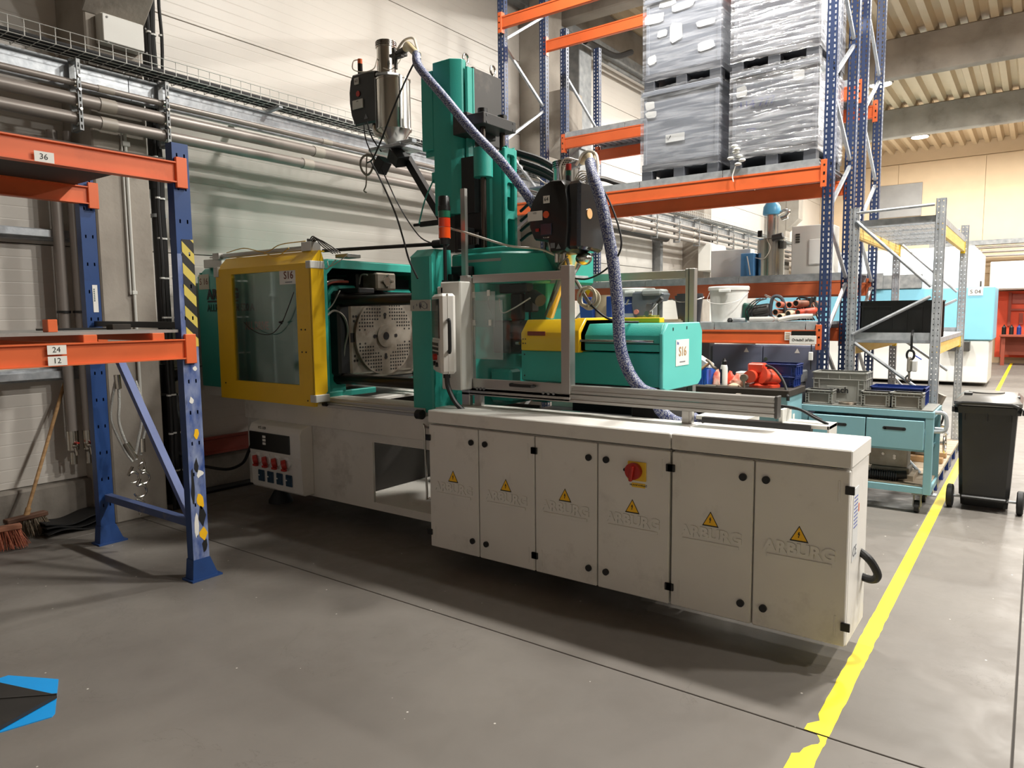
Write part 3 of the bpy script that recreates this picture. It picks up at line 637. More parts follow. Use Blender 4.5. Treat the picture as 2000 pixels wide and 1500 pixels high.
b = MB(); b.tube([(-6.05, 3.74, 2.255), (-4.78, 3.74, 2.255)], .022, n=1).box(-6.10, -6.0, 3.70, 3.78, 2.225, 2.285, .003).box(-4.82, -4.70, 3.70, 3.80, 2.225, 2.30, .003).tube([(-6.2, 3.74, 2.255), (-6.05, 3.74, 2.255)], .008, n=1)
b.build('door_cylinder', alu, ma)
MB().box(-6.42, -6.12, 3.80, 3.95, 2.17, 2.25, .004).build('valve_box', greyp, ma)
b = MB()
for k in range(4): b.tube([(-4.78, 3.74 + k * .01, 2.29), (-4.70 + k * .02, 3.73, 2.34 - k * .01), (-4.62 + k * .03, 3.75, 2.26), (-4.55 + k * .03, 3.80, 2.20)], .005)
b.cyl((-4.75, 3.75, 2.28), (-4.70, 3.75, 2.32), .014).cyl((-4.8, 3.76, 2.28), (-4.8, 3.76, 2.33), .012); b.build('air_fitting', darkg, ma)
MB().tube([(-5.9, 3.72, 2.28), (-5.6, 3.70, 2.30), (-5.3, 3.70, 2.25), (-5.1, 3.71, 2.30), (-4.8, 3.73, 2.31)], .004).tube([(-5.3, 3.69, 2.24), (-5.1, 3.67, 2.20), (-4.95, 3.68, 2.26)], .004).build('air_line', mat('yellow_tube', (214, 170, 50), .4), ma)
MB().tube([(-4.72, 3.84, 2.235), (-3.50, 3.9, 2.215)], .014, n=1).cyl((-3.56, 3.9, 2.215), (-3.44, 3.9, 2.215), .03).build('door_rod', dark, ma)
MB().box(-4.6, -4.45, 3.86, 4.0, 2.17, 2.20, .003).tube([(-4.65, 3.82, 2.15), (-4.6, 3.8, 2.10), (-4.5, 3.82, 2.14), (-4.45, 3.86, 2.19)], .004).tube([(-4.7, 3.82, 2.15), (-4.62, 3.78, 2.08), (-4.52, 3.80, 2.15)], .004).build('sensor', alu, ma)
# guide rods in front of the base
MB().tube([(-4.75, 3.755, 1.0), (-3.60, 3.755, .995)], .009, n=1).box(-4.72, -3.56, 3.765, 3.80, .965, 1.03, .003).build('door_rail', alu, ma)
MB().cyl((-3.60, 3.73, .99), (-3.55, 3.73, .99), .035).cyl((-4.66, 3.74, .995), (-4.62, 3.74, .995), .018).build('buffer', rub, ma)
# clamp unit
b = MB()
b.box(-4.80, -4.76, 4.05, 4.95, 1.16, 1.88, .02); b.box(-4.765, -4.735, 4.11, 4.88, 1.20, 1.86, .015)
b.build('platen', steeld, ma)
b = MB(); b.cyl((-4.74, 4.50, 1.525), (-4.715, 4.50, 1.525), .345, seg=64); b.cyl((-4.716, 4.5, 1.525), (-4.705, 4.5, 1.525), .10, seg=32); b.build('rotary_plate', mat('stained_steel', (158, 150, 138), .4, metal=.5, c2=(112, 102, 88), scale=5, dirt=.8, dcol=(88, 58, 38), dscale=4), ma)
b = MB()
for j in range(-10, 11):
    for k in range(-10, 11):
        y = j * .03; z = k * .03
        rr = math.hypot(y, z)
        if .17 < rr < .325 and abs(y) > .05 and abs(z) > .085 and not (abs(y) < .11 and abs(z) < .13): b.cyl((-4.715, 4.5 + y, 1.525 + z), (-4.7135, 4.5 + y, 1.525 + z), .0085, seg=8)
        elif .17 < rr < .325 and abs(y) > .2 and abs(z) > .05 and (j + k) % 2 == 0: b.cyl((-4.715, 4.5 + y, 1.525 + z), (-4.7135, 4.5 + y, 1.525 + z), .0085, seg=8)
for y, z in ((4.15, 1.70), (4.18, 1.70), (4.15, 1.32), (4.18, 1.32), (4.155, 1.66), (4.155, 1.36)): b.cyl((-4.735, y, z), (-4.7335, y, z), .012, seg=8)
b.build('tapped_holes', blk, ma, kind='stuff')
b = MB()
for y, z in ((0, .19), (0, -.19), (.13, 0), (-.13, 0)):
    b.cyl((-4.714, 4.5 + y, 1.525 + z), (-4.712, 4.5 + y, 1.525 + z), .017, seg=10).cyl((-4.714, 4.5 + y * .86, 1.525 + z * .88), (-4.712, 4.5 + y * .86, 1.525 + z * .88), .013, seg=10)
b.cyl((-4.706, 4.5, 1.525), (-4.703, 4.5, 1.525), .035, seg=20); b.box(-4.735, -4.732, 4.11, 4.17, 1.48, 1.56); b.build('centre_bore', blk, ma)
b = MB()
for y in (4.06, 4.94):
    for z in (1.83, 1.17): b.tube([(-4.9, y, z), (-3.5, y, z)], .045, seg=20, n=1)
b.each('tie_bar', mat('oiled_tie_bar', (58, 52, 48), .3, metal=.8, var=.15), ma)
b = MB(); b.prism([(4.0, 1.05), (4.16, 1.05), (4.16, 1.15), (4.08, 1.3), (4.07, 1.8), (4.12, 1.93), (4.3, 1.93), (4.3, 1.97), (4.04, 1.97), (3.98, 1.9), (3.98, 1.35), (3.92, 1.2), (3.92, 1.12)], 'x', -4.98, -4.86, .01); b.box(-4.96, -4.86, 4.7, 5.0, 1.05, 1.95, .02); b.box(-4.95, -4.90, 3.9, 4.1, 1.30, 1.86, .02); b.build('toggle_frame', green, ma)
b = MB(); b.box(-4.96, -4.78, 4.02, 4.96, 1.12, 1.92, .03).box(-4.9, -4.75, 4.0, 4.14, 1.2, 1.8, .02); b.build('moving_platen', dark, ma)
b = MB(); b.box(-4.85, -4.66, 4.36, 4.60, 1.93, 2.08, .015); b.build('servo_head', steeld, ma)
MB().box(-5.0, -4.84, 4.30, 4.62, 1.92, 2.09, .02).box(-4.9, -4.6, 4.10, 4.28, 1.895, 1.94, .008).build('servo_motor', dark, ma)
b = MB(); b.obox((-4.655, 4.48, 2.005), (.014, .085, .085), Matrix.Rotation(math.pi / 4, 3, 'X'), .003)
for dy, dz in ((.05, 0), (-.05, 0), (0, .05), (0, -.05)): b.cyl((-4.65, 4.48 + dy, 2.005 + dz), (-4.635, 4.48 + dy, 2.005 + dz), .011, seg=10)
b.build('diamond_cover', steel, ma)
b = MB(); b.tube([(-4.72, 3.84, 1.70), (-4.74, 3.95, 1.75), (-4.74, 4.05, 1.70), (-4.74, 4.09, 1.58), (-4.75, 4.06, 1.45), (-4.76, 4.05, 1.35)], .009).tube([(-4.74, 3.84, 1.73), (-4.76, 3.95, 1.80), (-4.78, 4.05, 1.92)], .006).tube([(-4.72, 3.83, 1.97), (-4.76, 3.95, 2.0), (-4.85, 4.15, 2.01)], .010).tube([(-4.6, 4.2, 2.05), (-4.7, 4.22, 2.05), (-4.75, 4.24, 1.98)], .007); b.build('hydraulic_line', mat('line_grey_steel', (150, 146, 136), .35, metal=.6), ma)
MB().tube([(-4.74, 3.83, 1.94), (-4.78, 3.98, 1.99), (-4.85, 4.2, 2.0)], .012).build('red_hose', mat('dull_red_hose', (150, 70, 50), .6), ma)
# fixed platen and pillar
MB().prism([(-3.69, 3.79), (-3.67, 3.78), (-3.50, 3.78), (-3.485, 3.79), (-3.485, 4.0), (-3.69, 4.0)], 'z', 1.0, 2.12).loft([[(-3.69, 3.78, 2.12), (-3.485, 3.78, 2.12), (-3.485, 4.0, 2.12), (-3.69, 4.0, 2.12)], [(-3.66, 3.83, 2.175), (-3.49, 3.83, 2.175), (-3.49, 4.0, 2.175), (-3.66, 4.0, 2.175)]]).build('front_pillar', green, ma)
p_ = MB().box(-3.688, -3.49, 3.774, 3.778, 1.735, 1.815).build('warning_label', mat('pale_label', (176, 178, 168), .6), ma)
b = MB(); b.box(-3.60, -3.575, 3.7725, 3.774, 1.76, 1.79)
for k in range(5): b.box(-3.66 + k * .033, -3.652 + k * .033, 3.7725, 3.774, 1.75 + (k % 2) * .02, 1.775 + (k % 3) * .012)
b.tube([(-3.59, 3.7725, 1.79), (-3.55, 3.7725, 1.80), (-3.52, 3.7725, 1.77), (-3.55, 3.7725, 1.75)], .002, closed=True); b.build('pictogram', inkg, p_)
b = MB(); b.box(-3.62, -3.30, 4.02, 4.98, 1.0, 1.98, .03); b.box(-3.56, -3.40, 3.96, 4.10, 1.0, 1.15, .02); b.box(-3.30, -3.12, 4.72, 4.96, 1.0, 1.95, .02); b.box(-3.12, -2.98, 4.5, 4.62, 1.55, 1.98, .01).box(-3.3, -3.1, 4.2, 4.34, 1.05, 1.3, .02)
b.build('fixed_platen', green, ma)
b = MB(); b.prism([(-3.62, 4.15), (-3.14, 4.15), (-2.93, 4.38), (-2.86, 4.62), (-2.86, 5.0), (-3.62, 5.0)], 'z', 1.93, 2.16, .015); b.prism([(-3.50, 4.2), (-3.14, 4.2), (-3.05, 4.38), (-3.05, 4.95), (-3.6, 4.95)], 'z', 2.16, 2.20, .008); b.box(-3.5, -3.28, 4.10, 4.2, 1.88, 1.93); b.build('turntable_bridge', green, ma)
MB().box(-3.50, -3.14, 4.146, 4.149, 2.09, 2.11).build('scale_strip', mat('scale_grey', (160, 164, 160), .5), ma)
MB().box(-3.52, -3.38, 4.02, 4.14, 1.98, 2.06, .005).box(-3.56, -3.44, 3.96, 4.05, 1.94, 2.0, .005).build('limit_block', dark, ma)
b = MB(); b.cyl((-3.14, 4.46, 1.53), (-2.94, 4.46, 1.53), .06, seg=20).cyl((-3.30, 4.46, 1.53), (-3.14, 4.46, 1.53), .13, seg=24).box(-3.28, -3.12, 4.22, 4.36, 1.42, 1.66, .01); b.build('barrel', darkg, ma)
b = MB(); b.box(-3.25, -3.0, 4.26, 4.36, 1.86, 1.93, .01).box(-3.05, -2.98, 4.3, 4.4, 1.72, 1.86, .01).cyl((-2.95, 4.28, 1.84), (-2.86, 4.24, 1.80), .045, seg=16).box(-3.16, -3.06, 4.28, 4.34, 1.66, 1.86, .01); b.build('nozzle_gear', dark, ma)
MB().tube([(-3.2, 4.2, 1.82), (-3.15, 4.16, 1.72), (-3.05, 4.15, 1.74), (-2.92, 4.2, 1.82)], .005).tube([(-3.28, 4.18, 1.88), (-3.26, 4.15, 1.78), (-3.22, 4.15, 1.70)], .005).build('sensor_cable', mat('white_cable', (190, 188, 180), .5), ma)
# vertical injection unit
b = MB(); b.prism([(-3.86, 4.25), (-3.685, 4.25), (-3.615, 4.31), (-3.615, 4.36), (-3.86, 4.36)], 'z', 2.48, 3.635, .004)
b.prism([(-3.60, 4.33), (-3.585, 4.34), (-3.585, 4.415), (-3.60, 4.415)], 'z', 2.50, 3.58); b.box(-3.62, -3.58, 4.40, 4.415, 2.50, 3.58)
b.build('tower_cover', green, ma, label='tall faceted turquoise cover')
MB().box(-3.99, -3.865, 4.255, 4.5, 2.99, 3.585, .006).box(-3.99, -3.865, 4.30, 4.42, 2.95, 2.99).build('wing_cover', green, ma)
b = MB(); b.box(-3.86, -3.60, 4.42, 4.79, 3.05, 3.60, .004).box(-3.86, -3.72, 4.36, 4.79, 2.2, 3.05).box(-3.62, -3.595, 4.42, 4.45, 2.4, 3.6); b.build('tower_body', darkg, ma)
for y in (4.40, 4.74):
    b = MB(); b.tube([(-3.65, y + .03 * math.cos(a * math.pi / 6), 3.665 + .035 * math.sin(a * math.pi / 6)) for a in range(12)], .008, closed=True, n=2); b.cyl((-3.65, y, 3.59), (-3.65, y, 3.63), .015); b.build('lifting_eye', steel, ma)
b = MB(); b.box(-3.48, -3.30, 4.17, 4.57, 3.085, 3.165, .004).box(-3.62, -3.48, 4.20, 4.55, 3.05, 3.2, .004); b.build('crosshead', mat('black_crosshead', (48, 46, 44), .5, var=.1, dirt=.3, dcol=(100, 94, 86)), ma)
b = MB()
for y in (4.21, 4.53):
    for z in (3.10, 3.15): b.cyl((-3.30, y, z), (-3.297, y, z), .010, seg=8)
b.cyl((-3.50, 4.17, 3.15), (-3.50, 4.16, 3.15), .012).cyl((-3.50, 4.17, 3.11), (-3.50, 4.16, 3.11), .012); b.build('bolt', blk, ma, kind='stuff')
for y in (4.26, 4.50):
    MB().tube([(-3.38, y, 2.20), (-3.38, y, 3.09)], .022, seg=14, n=1).build('guide_rod', mat('polished_rod', (92, 84, 78), .22, metal=.9), ma) if y < 4.4 else MB().tube([(-3.38, y, 2.20), (-3.38, y, 3.09)], .022, seg=14, n=1).build('guide_rod', bpy.data.materials['polished_rod'], ma)
    MB().cyl((-3.38, y, 3.165), (-3.38, y, 3.215), .036, seg=16).build('rod_nut', blk, ma)
b = MB(); b.cyl((-3.38, 4.26, 2.72), (-3.38, 4.26, 2.93), .072, seg=24); b.cyl((-3.38, 4.50, 2.6), (-3.38, 4.50, 2.93), .06, seg=24)
b.box(-3.47, -3.40, 4.38, 4.56, 2.18, 2.92, .015).box(-3.41, -3.315, 4.395, 4.432, 2.18, 2.93).box(-3.41, -3.315, 4.53, 4.56, 2.18, 2.93)
# ribbed face with three through slots
zs = [2.18, 2.20, 2.44, 2.49, 2.70, 2.75, 2.90, 2.955]
b.box(-3.315, -3.285, 4.40, 4.435, 2.18, 2.955, .006).box(-3.315, -3.285, 4.525, 4.56, 2.18, 2.955, .006)
for z0, z1 in ((2.18, 2.21), (2.43, 2.49), (2.70, 2.76), (2.91, 2.955)):
    b.prism([(4.43, z0 - .015), (4.445, z0), (4.515, z0), (4.53, z0 - .015), (4.53, z1 + .015), (4.515, z1), (4.445, z1), (4.43, z1 + .015)], 'x', -3.315, -3.286)
b.build('carriage', green, ma)
b = MB(); b.box(-3.72, -3.46, 4.32, 4.7, 2.19, 2.48).box(-3.66, -3.50, 4.3, 4.42, 2.48, 2.9).box(-3.6, -3.5, 4.2, 4.3, 2.20, 2.36, .005); b.build('drive_gear', blk, ma)
b = MB(); b.box(-3.50, -3.36, 4.165, 4.17, 2.22, 2.31)
for k in range(6):
    b.box(-3.50 + k * .024, -3.485 + k * .024, 4.155, 4.165, 2.225, 2.305)
b.build('grille', darkg, ma)
MB().prism([(-3.375, 3.985), (-3.335, 3.985), (-3.335, 4.015), (-3.345, 4.015), (-3.345, 3.995), (-3.375, 3.995)], 'z', 1.98, 2.60).build('upright_channel', alu, ma)
MB().box(-3.9, -3.86, 4.26, 4.30, 2.74, 2.82, .004).tube([(-3.88, 4.26, 2.76), (-3.92, 4.2, 2.6), (-3.97, 4.18, 2.42)], .006, n=3).build('cable_clip', green, ma)
b = MB(); b.box(-3.98, -3.72, 4.2, 4.22, 2.40, 2.44).cyl((-4.05, 4.21, 2.42), (-3.9, 4.21, 2.42), .012); b.build('bracket_arm', dark, ma)
# horizontal injection unit
b = MB(); b.box(-2.97, -1.90, 4.15, 4.76, 1.235, 1.45, .006); b.prism([(4.14, 1.46), (4.14, 1.56), (4.20, 1.635), (4.70, 1.635), (4.77, 1.56), (4.77, 1.46)], 'x', -2.44, -1.90, .004)
b.build('injection_housing', green, ma)
MB().prism([(4.135, 1.23), (4.20, 1.21), (4.72, 1.21), (4.78, 1.25), (4.78, 1.58), (4.73, 1.64), (4.21, 1.64), (4.135, 1.57)], 'x', -1.90, -1.875, .006).build('end_cover', green_lit, ma)
b = MB(); b.prism([(4.12, 1.45), (4.12, 1.575), (4.20, 1.665), (4.70, 1.665), (4.78, 1.575), (4.78, 1.45)], 'x', -2.95, -2.46, .006); b.prism([(4.10, 1.445), (4.10, 1.59), (4.19, 1.675), (4.71, 1.675), (4.80, 1.59), (4.80, 1.445)], 'x', -2.53, -2.46, .004)
b.box(-2.46, -2.14, 4.66, 4.74, 1.635, 1.672, .004); b.build('nozzle_guard', yellow, ma, label='yellow sliding guard')
MB().box(-2.89, -2.74, 4.112, 4.12, 1.555, 1.585, .003).build('guard_sticker', mat('brown_window', (104, 34, 24), .3), ma)
b = MB()
for x in (-2.93, -2.91, -2.58, -2.555, -2.50, -2.475):
    for z in (1.50, 1.53): b.cyl((x, 4.118, z), (x, 4.121, z), .005, seg=6)
for x, z in ((-2.94, 1.42), (-2.94, 1.27), (-2.6, 1.37), (-2.2, 1.42)): b.cyl((x, 4.147, z), (x, 4.151, z), .006, seg=6)
for y, z in ((4.28, 1.61), (4.5, 1.615)): b.box(-1.876, -1.873, y, y + .012, z - .02, z)
b.build('screw', dark, ma, kind='stuff')
MB().tube([(-2.46, 4.115, 1.525), (-1.93, 4.12, 1.525)], .009, n=1).cyl((-2.99, 4.12, 1.50), (-2.96, 4.12, 1.50), .012).build('guide_rod', steel, ma)
MB().box(-2.44, -1.90, 4.138, 4.142, 1.505, 1.512).build('housing_seam', mat('seam_dark_green', (12, 60, 52), .6), ma)
p_ = MB().box(-1.875, -1.872, 4.33, 4.54, 1.36, 1.53).build('number_sheet', whitep, ma)
text('lettering', 'S16', .085, (-1.871, 4.435, 1.45), inkgold, p_, '+x', bold=.001); MB().box(-1.872, -1.8712, 4.39, 4.48, 1.380, 1.388).build('fine_print', inkg, p_); MB().box(-1.872, -1.8712, 4.345, 4.355, 1.498, 1.518).box(-1.872, -1.8712, 4.36, 4.372, 1.498, 1.514).build('small_mark', inkblue, p_)
b = MB(); b.box(-2.9, -1.95, 4.2, 4.7, 1.10, 1.21, .01).box(-2.2, -1.92, 4.35, 4.7, .95, 1.15, .01); b.build('carriage_base', darkg, ma)
b = MB(); b.box(-2.85, -2.2, 4.05, 4.16, .96, 1.02, .01).box(-2.95, -2.8, 4.0, 4.15, .98, 1.04, .01).box(-2.6, -2.45, 4.02, 4.12, 1.0, 1.05, .01); b.build('bed_bracket', green, ma)
b = MB()
for k in range(6): b.tube([(-3.1 + k * .05, 3.98, .99), (-2.98 + k * .05, 4.02, 1.03 + .01 * (k % 2)), (-2.85 + k * .03, 4.1, 1.0)], .007)
b.build('loose_wiring', mat('white_wiring', (206, 202, 196), .5), ma)
# ---- control cabinets
def bolt_pic(b, cx, cz, s, y):
    pts = [(-.10, .42), (.12, .46), (.02, .14), (.18, .18), (-.02, -.28), (.08, -.26), (-.10, -.52), (-.16, -.22), (-.08, -.26), (-.04, .00), (-.2, -.04)]
    b.prism([(cx + px * s * .5, cz + pz * s * .5 - s * .05) for px, pz in pts], 'y', y - .0006, y)
def tri(b, cx, cz, s, y, t=.0006):
    b.prism([(cx - s / 2, cz - s * .42), (cx + s / 2, cz - s * .42), (cx, cz + s * .48)], 'y', y - t, y)
def cabinet(name, lab, x0, x1, divs, sides, sw):
    t = thing(name, lab, 'cabinet', ((x0 + x1) / 2, 3.7, .13))
    MB().box(x0 + .006, x1 - .006, 3.53, 3.93, .13, .975).build('body', cream, t)
    MB().box(x0, x1, 3.495, 3.95, .985, 1.07, .006).build('lid', cream, t)
    for i in range(len(divs) - 1):
        a, c = divs[i] + .004, divs[i + 1] - .004
        d = MB().box(a, c, 3.50, 3.53, .135, .972, .005).build('door', cream, t)
        hs = sides[i]                       # hinge side: -1 left, +1 right
        kx = c - .05 if hs < 0 else a + .055
        b = MB()
        for z in (.885, .235): b.cyl((kx, 3.488, z), (kx, 3.50, z), .019, seg=18)
        b.each('lock', blk, d)
        hx = a if hs < 0 else c
        b = MB()
        for z in (.885, .235): b.box(hx - .022 if hs < 0 else hx - .018, hx + .018 if hs < 0 else hx + .022, 3.488, 3.50, z - .02, z + .02, .002)
        b.each('hinge', blk, d)
        b = MB(); sx_ = hx - hs * .045
        for z in (.875, .23): b.box(sx_ - .004, sx_ + .004, 3.4965, 3.501, z - .05, z + .05, .001)
        b.each('pressed_rib', cream, d)
        cx = (a + c) / 2; wz = .64
        b = MB(); tri(b, cx, wz, .088, 3.4995); b.build('warning_sign', ink, d)
        b = MB(); tri(b, cx, wz, .072, 3.4988); b.build('warning_field', warn, d)
        b = MB(); bolt_pic(b, cx, wz, .062, 3.4981); b.build('lightning_symbol', ink, d)
        text('embossed_lettering', 'ARBURG', .080, (cx + .0, 3.4995, .560), cream, d, '-y', .0055, .0035, sx=1.06)
        MB().box(cx - .15, cx + .15, 3.494, 3.50, .505, .522, .001).build('embossed_bar', cream, d)
        if sw == i:
            s_ = MB().box(-1.785, -1.675, 3.490, 3.50, .79, .895, .003).build('main_switch', switchy, d, label='yellow plate of the main switch')
            b = MB(); b.cyl((-1.742, 3.462, .845), (-1.742, 3.49, .845), .046, seg=28).obox((-1.742, 3.452, .835), (.018, .022, .085), Matrix.Rotation(.15, 3, 'Y'), .004); b.build('switch_knob', redp, d, label='red rotary knob')
            MB().cyl((-1.80, 3.484, .845), (-1.80, 3.50, .845), .009, seg=12).build('button', blk, d)
            MB().box(-1.762, -1.682, 3.498, 3.50, .752, .776).build('switch_sign', switchy, d)
            text('lettering', 'HLAVNÍ VYPÍNAČ', .013, (-1.722, 3.4978, .764), ink, d, '-y', .0004, .0003)
    return t
D = [-3.28, -2.85, -2.412, -1.98, -1.537]
c1 = cabinet('control_cabinet', 'long cream control cabinet with four doors and a red and yellow main switch', -3.28, -1.538, D, [-1, 1, -1, 1], 3)
MB().tube([(-3.285, 3.74, .90), (-3.52, 3.74, .90), (-3.54, 3.74, .88), (-3.53, 3.74, .41), (-3.51, 3.74, .38), (-3.285, 3.74, .37)], .008, n=2).build('grab_rail', steel, c1)
c2 = cabinet('control_cabinet', 'shorter cream control cabinet with two doors at the right end of the row', -1.532, -.652, [-1.532, -1.095, -.655], [-1, 1], -1)
b = MB()
p_ = MB().box(-.659, -.6565, 3.58, 3.70, .52, .87).build('type_label', mat('clear_label', (214, 216, 216), .5), c2)
text('lettering', 'CE', .07, (-.6555, 3.64, .56), inkg, p_, '+x')
b = MB()
for k in range(9): b.box(-.6565, -.6555, 3.60, 3.68, .68 + k * .018, .685 + k * .018)
b.build('print', inkblue, p_, kind='stuff')
MB().box(-.6565, -.6555, 3.70, 3.72, .74, .78).build('orange_dot', orange, c2)
tag(MB().tube([(-.75, 3.95, .5), (-.64, 3.80, .50), (-.60, 3.80, .46), (-.58, 3.82, .40), (-.62, 3.86, .36), (-.75, 3.95, .36)], .02, seg=10).build('power_cable', rub), 'thick grey cable loop behind the right end of the cabinet row', 'cable')
# ---- distribution box
t = thing('distribution_box', 'cream socket distribution box with red and dark blue sockets on the machine base', 'distribution box', (-5.24, 3.73, .2))
MB().prism([(3.80, .20), (3.70, .20), (3.68, .22), (3.68, .50), (3.665, .52), (3.665, .72), (3.69, .77), (3.80, .80)], 'x', -5.60, -4.89, .006).build('housing', cream, t)
MB().box(-5.585, -5.02, 3.655, 3.668, .545, .705, .004).build('fuse_window', blkg, t)
b = MB()
for k in range(6): b.box(-5.385 + (k % 2) * .022, -5.366 + (k % 2) * .022, 3.651, 3.655, .60 + (k // 2) * .03, .62 + (k // 2) * .03)
b.build('fuse_labels', whitep, t, kind='stuff')
text('lettering', 'MT-109', .035, (-5.41, 3.668, .742), ink, t, '-y')
for i in range(4):
    x = -5.50 + i * .135
    MB().cyl((x + .03, 3.66, .47), (x + .03, 3.68, .47), .042, seg=16).box(x - .0, x + .06, 3.655, 3.68, .49, .52, .003).build('socket_collar', white, t)
    MB().cyl((x - .005, 3.635, .455), (x + .02, 3.66, .462), .040, seg=16).box(x - .02, x + .03, 3.63, 3.66, .40, .42, .003).build('socket_cap', redp, t, label='dark red socket cap')
    x2 = -5.455 + i * .130
    MB().box(x2 - .042, x2 + .042, 3.668, 3.68, .265, .365, .004).build('socket_frame', mat('socket_navy', (26, 60, 84), .4), t) if i == 0 else MB().box(x2 - .042, x2 + .042, 3.668, 3.68, .265, .365, .004).build('socket_frame', bpy.data.materials['socket_navy'], t)
    MB().box(x2 - .032, x2 + .032, 3.660, 3.67, .275, .352, .006).build('socket_flap', bpy.data.materials['socket_navy'], t)
    MB().box(x2 - .030, x2 - .008, 3.6585, 3.661, .315, .325).build('socket_mark', whitep, t)
tag(MB().tube([(-5.60, 3.70, .60), (-5.66, 3.70, .52), (-5.80, 3.72, .38), (-6.00, 3.70, .30), (-6.15, 3.62, .31), (-6.25, 3.5, .36), (-6.3, 3.4, .46), (-6.36, 3.3, .6)], .014).build('supply_cable', rub), 'black supply cable looping from the distribution box to the wall', 'cable')
# ---- signal tower
t = thing('signal_tower', 'machine signal tower with orange and green lenses on a black pole', 'signal light', (-3.42, 3.86, 1.9))
MB().cyl((-3.42, 3.86, 1.90), (-3.42, 3.86, 2.235), .013, seg=12).cyl((-3.42, 3.86, 2.20), (-3.42, 3.86, 2.245), .034, .038, seg=20).cyl((-3.42, 3.86, 1.88), (-3.42, 3.86, 1.95), .026, seg=16).build('pole', blk, t)
MB().cyl((-3.42, 3.86, 2.245), (-3.42, 3.86, 2.32), .043, seg=24).build('orange_lens', orangel, t)
MB().cyl((-3.42, 3.86, 2.323), (-3.42, 3.86, 2.385), .043, seg=24).build('red_lens', mat('red_lens', (206, 56, 22), .2, coat=.5), t)
MB().cyl((-3.42, 3.86, 2.388), (-3.42, 3.86, 2.435), .043, seg=24).build('green_lens', greenlens, t)
MB().lathe((-3.42, 3.86, 2.437), [(.045, 0), (.045, .03), (.041, .032), (.041, .09), (.036, .10)], 24).build('cap', blk, t)
# ---- pendant controller
t = thing('operator_terminal', 'cream hand control panel with dark screen on the turquoise machine pillar', 'control panel', (-3.2, 3.65, 1.2))
MB().box(-3.33, -3.15, 3.70, 3.82, 1.19, 1.93, .008).box(-3.36, -3.30, 3.7, 3.85, 1.3, 1.9, .008).build('mounting_box', greyp, t)
n_ = Vector((-.6, -.8, 0)); s_ = Vector((.8, -.6, 0)); Rp = Matrix((s_, -n_, Vector((0, 0, 1)))).transposed()
pc = Vector((-3.235, 3.625, 1.58))
MB().obox(pc, (.30, .105, .53), Rp, .018).build('housing', cream, t)
MB().obox(pc - s_ * .0, (.304, .012, .534), Rp, .006).build('joint_rim', greyp, t)
f0 = pc + n_ * .053
MB().obox(f0 + Vector((0, 0, .10)), (.24, .012, .26), Rp, .004).build('screen', screen, t)
MB().obox(f0 + Vector((0, 0, -.13)), (.24, .010, .18), Rp, .004).build('key_field', greyp, t)
for k in range(4):
    for j in range(3): MB().obox(f0 + n_ * .006 + s_ * (-.09 + k * .055) + Vector((0, 0, -.07 - j * .03)), (.03, .008, .02), Rp, .002).build('key', darkg, t)
MB().cyl(f0 + s_ * .03 + Vector((0, 0, -.155)), f0 + s_ * .03 + n_ * .03 + Vector((0, 0, -.155)), .022, seg=16).build('stop_button', redp, t, label='orange-red stop button')
MB().cyl(f0 + s_ * -.02 + Vector((0, 0, -.20)), f0 + s_ * -.02 + n_ * .02 + Vector((0, 0, -.20)), .016).cyl(f0 + s_ * .06 + Vector((0, 0, -.205)), f0 + s_ * .06 + n_ * .02 + Vector((0, 0, -.205)), .016).build('button', blk, t)
hs = pc + s_ * .15
MB().tube([hs + Vector((0, 0, .09)), hs + s_ * .035 + Vector((0, 0, .085)), hs + s_ * .04 + Vector((0, 0, .0)), hs + s_ * .035 + Vector((0, 0, -.11)), hs + Vector((0, 0, -.115))], .012, n=3).build('handle', blk, t)
MB().tube([pc + Vector((.02, 0, -.27)), pc + Vector((.03, .0, -.36)), pc + Vector((.07, .02, -.46)), pc + Vector((.12, .06, -.53))], .017).cyl(pc + Vector((.02, 0, -.30)), pc + Vector((.02, 0, -.26)), .024).build('cable', blk, t)
# ---- aluminium guard in front
t = thing('guard_door', 'aluminium-framed clear guard door on a long rail in front of the yellow injection guard', 'guard', (-2.4, 3.86, 1.07))
def prof(x0, x1, y0, y1, z0, z1):
    return MB().box(x0, x1, y0, y1, z0, z1, .003)
prof(-3.26, -3.19, 3.83, 3.87, 1.07, 1.975).build('post', alu, t); prof(-3.185, -3.15, 3.82, 3.86, 1.20, 1.96).build('post', alu, t)
prof(-2.42, -2.355, 3.812, 3.88, 1.20, 2.005).build('post', alu, t); prof(-3.15, -2.42, 3.83, 3.87, 1.92, 1.975).build('top_bar', alu, t)
prof(-3.19, -2.365, 3.82, 3.83, 1.20, 1.265).box(-3.19, -2.365, 3.83, 3.86, 1.15, 1.20, .003).build('bottom_plate', alu, t)
MB().box(-3.15, -2.42, 3.846, 3.852, 1.265, 1.92).build('clear_pane', plex, t)
MB().box(-3.15, -2.96, 3.835, 3.840, 1.62, 1.86).box(-3.15, -2.90, 3.838, 3.842, 1.40, 1.80).build('frosted_sheet', plexw, t)
for x, z in ((-3.15, 1.82), (-3.02, 1.83), (-3.15, 1.63), (-3.01, 1.63)): MB().box(x, x + .022, 3.828, 3.835, z, z + .04).build('pane_clip', greyp, t)
MB().tube([(-2.80, 3.815, 1.24), (-2.80, 3.785, 1.238), (-2.63, 3.785, 1.238), (-2.63, 3.815, 1.24)], .011, n=2).build('handle', blk, t)
b = MB()
for x in (-3.11, -3.08, -3.05, -2.56, -2.52, -2.48): b.cyl((x, 3.816, 1.195), (x, 3.82, 1.195), .010, seg=10)
b.build('bolt', galvd, t, kind='stuff')
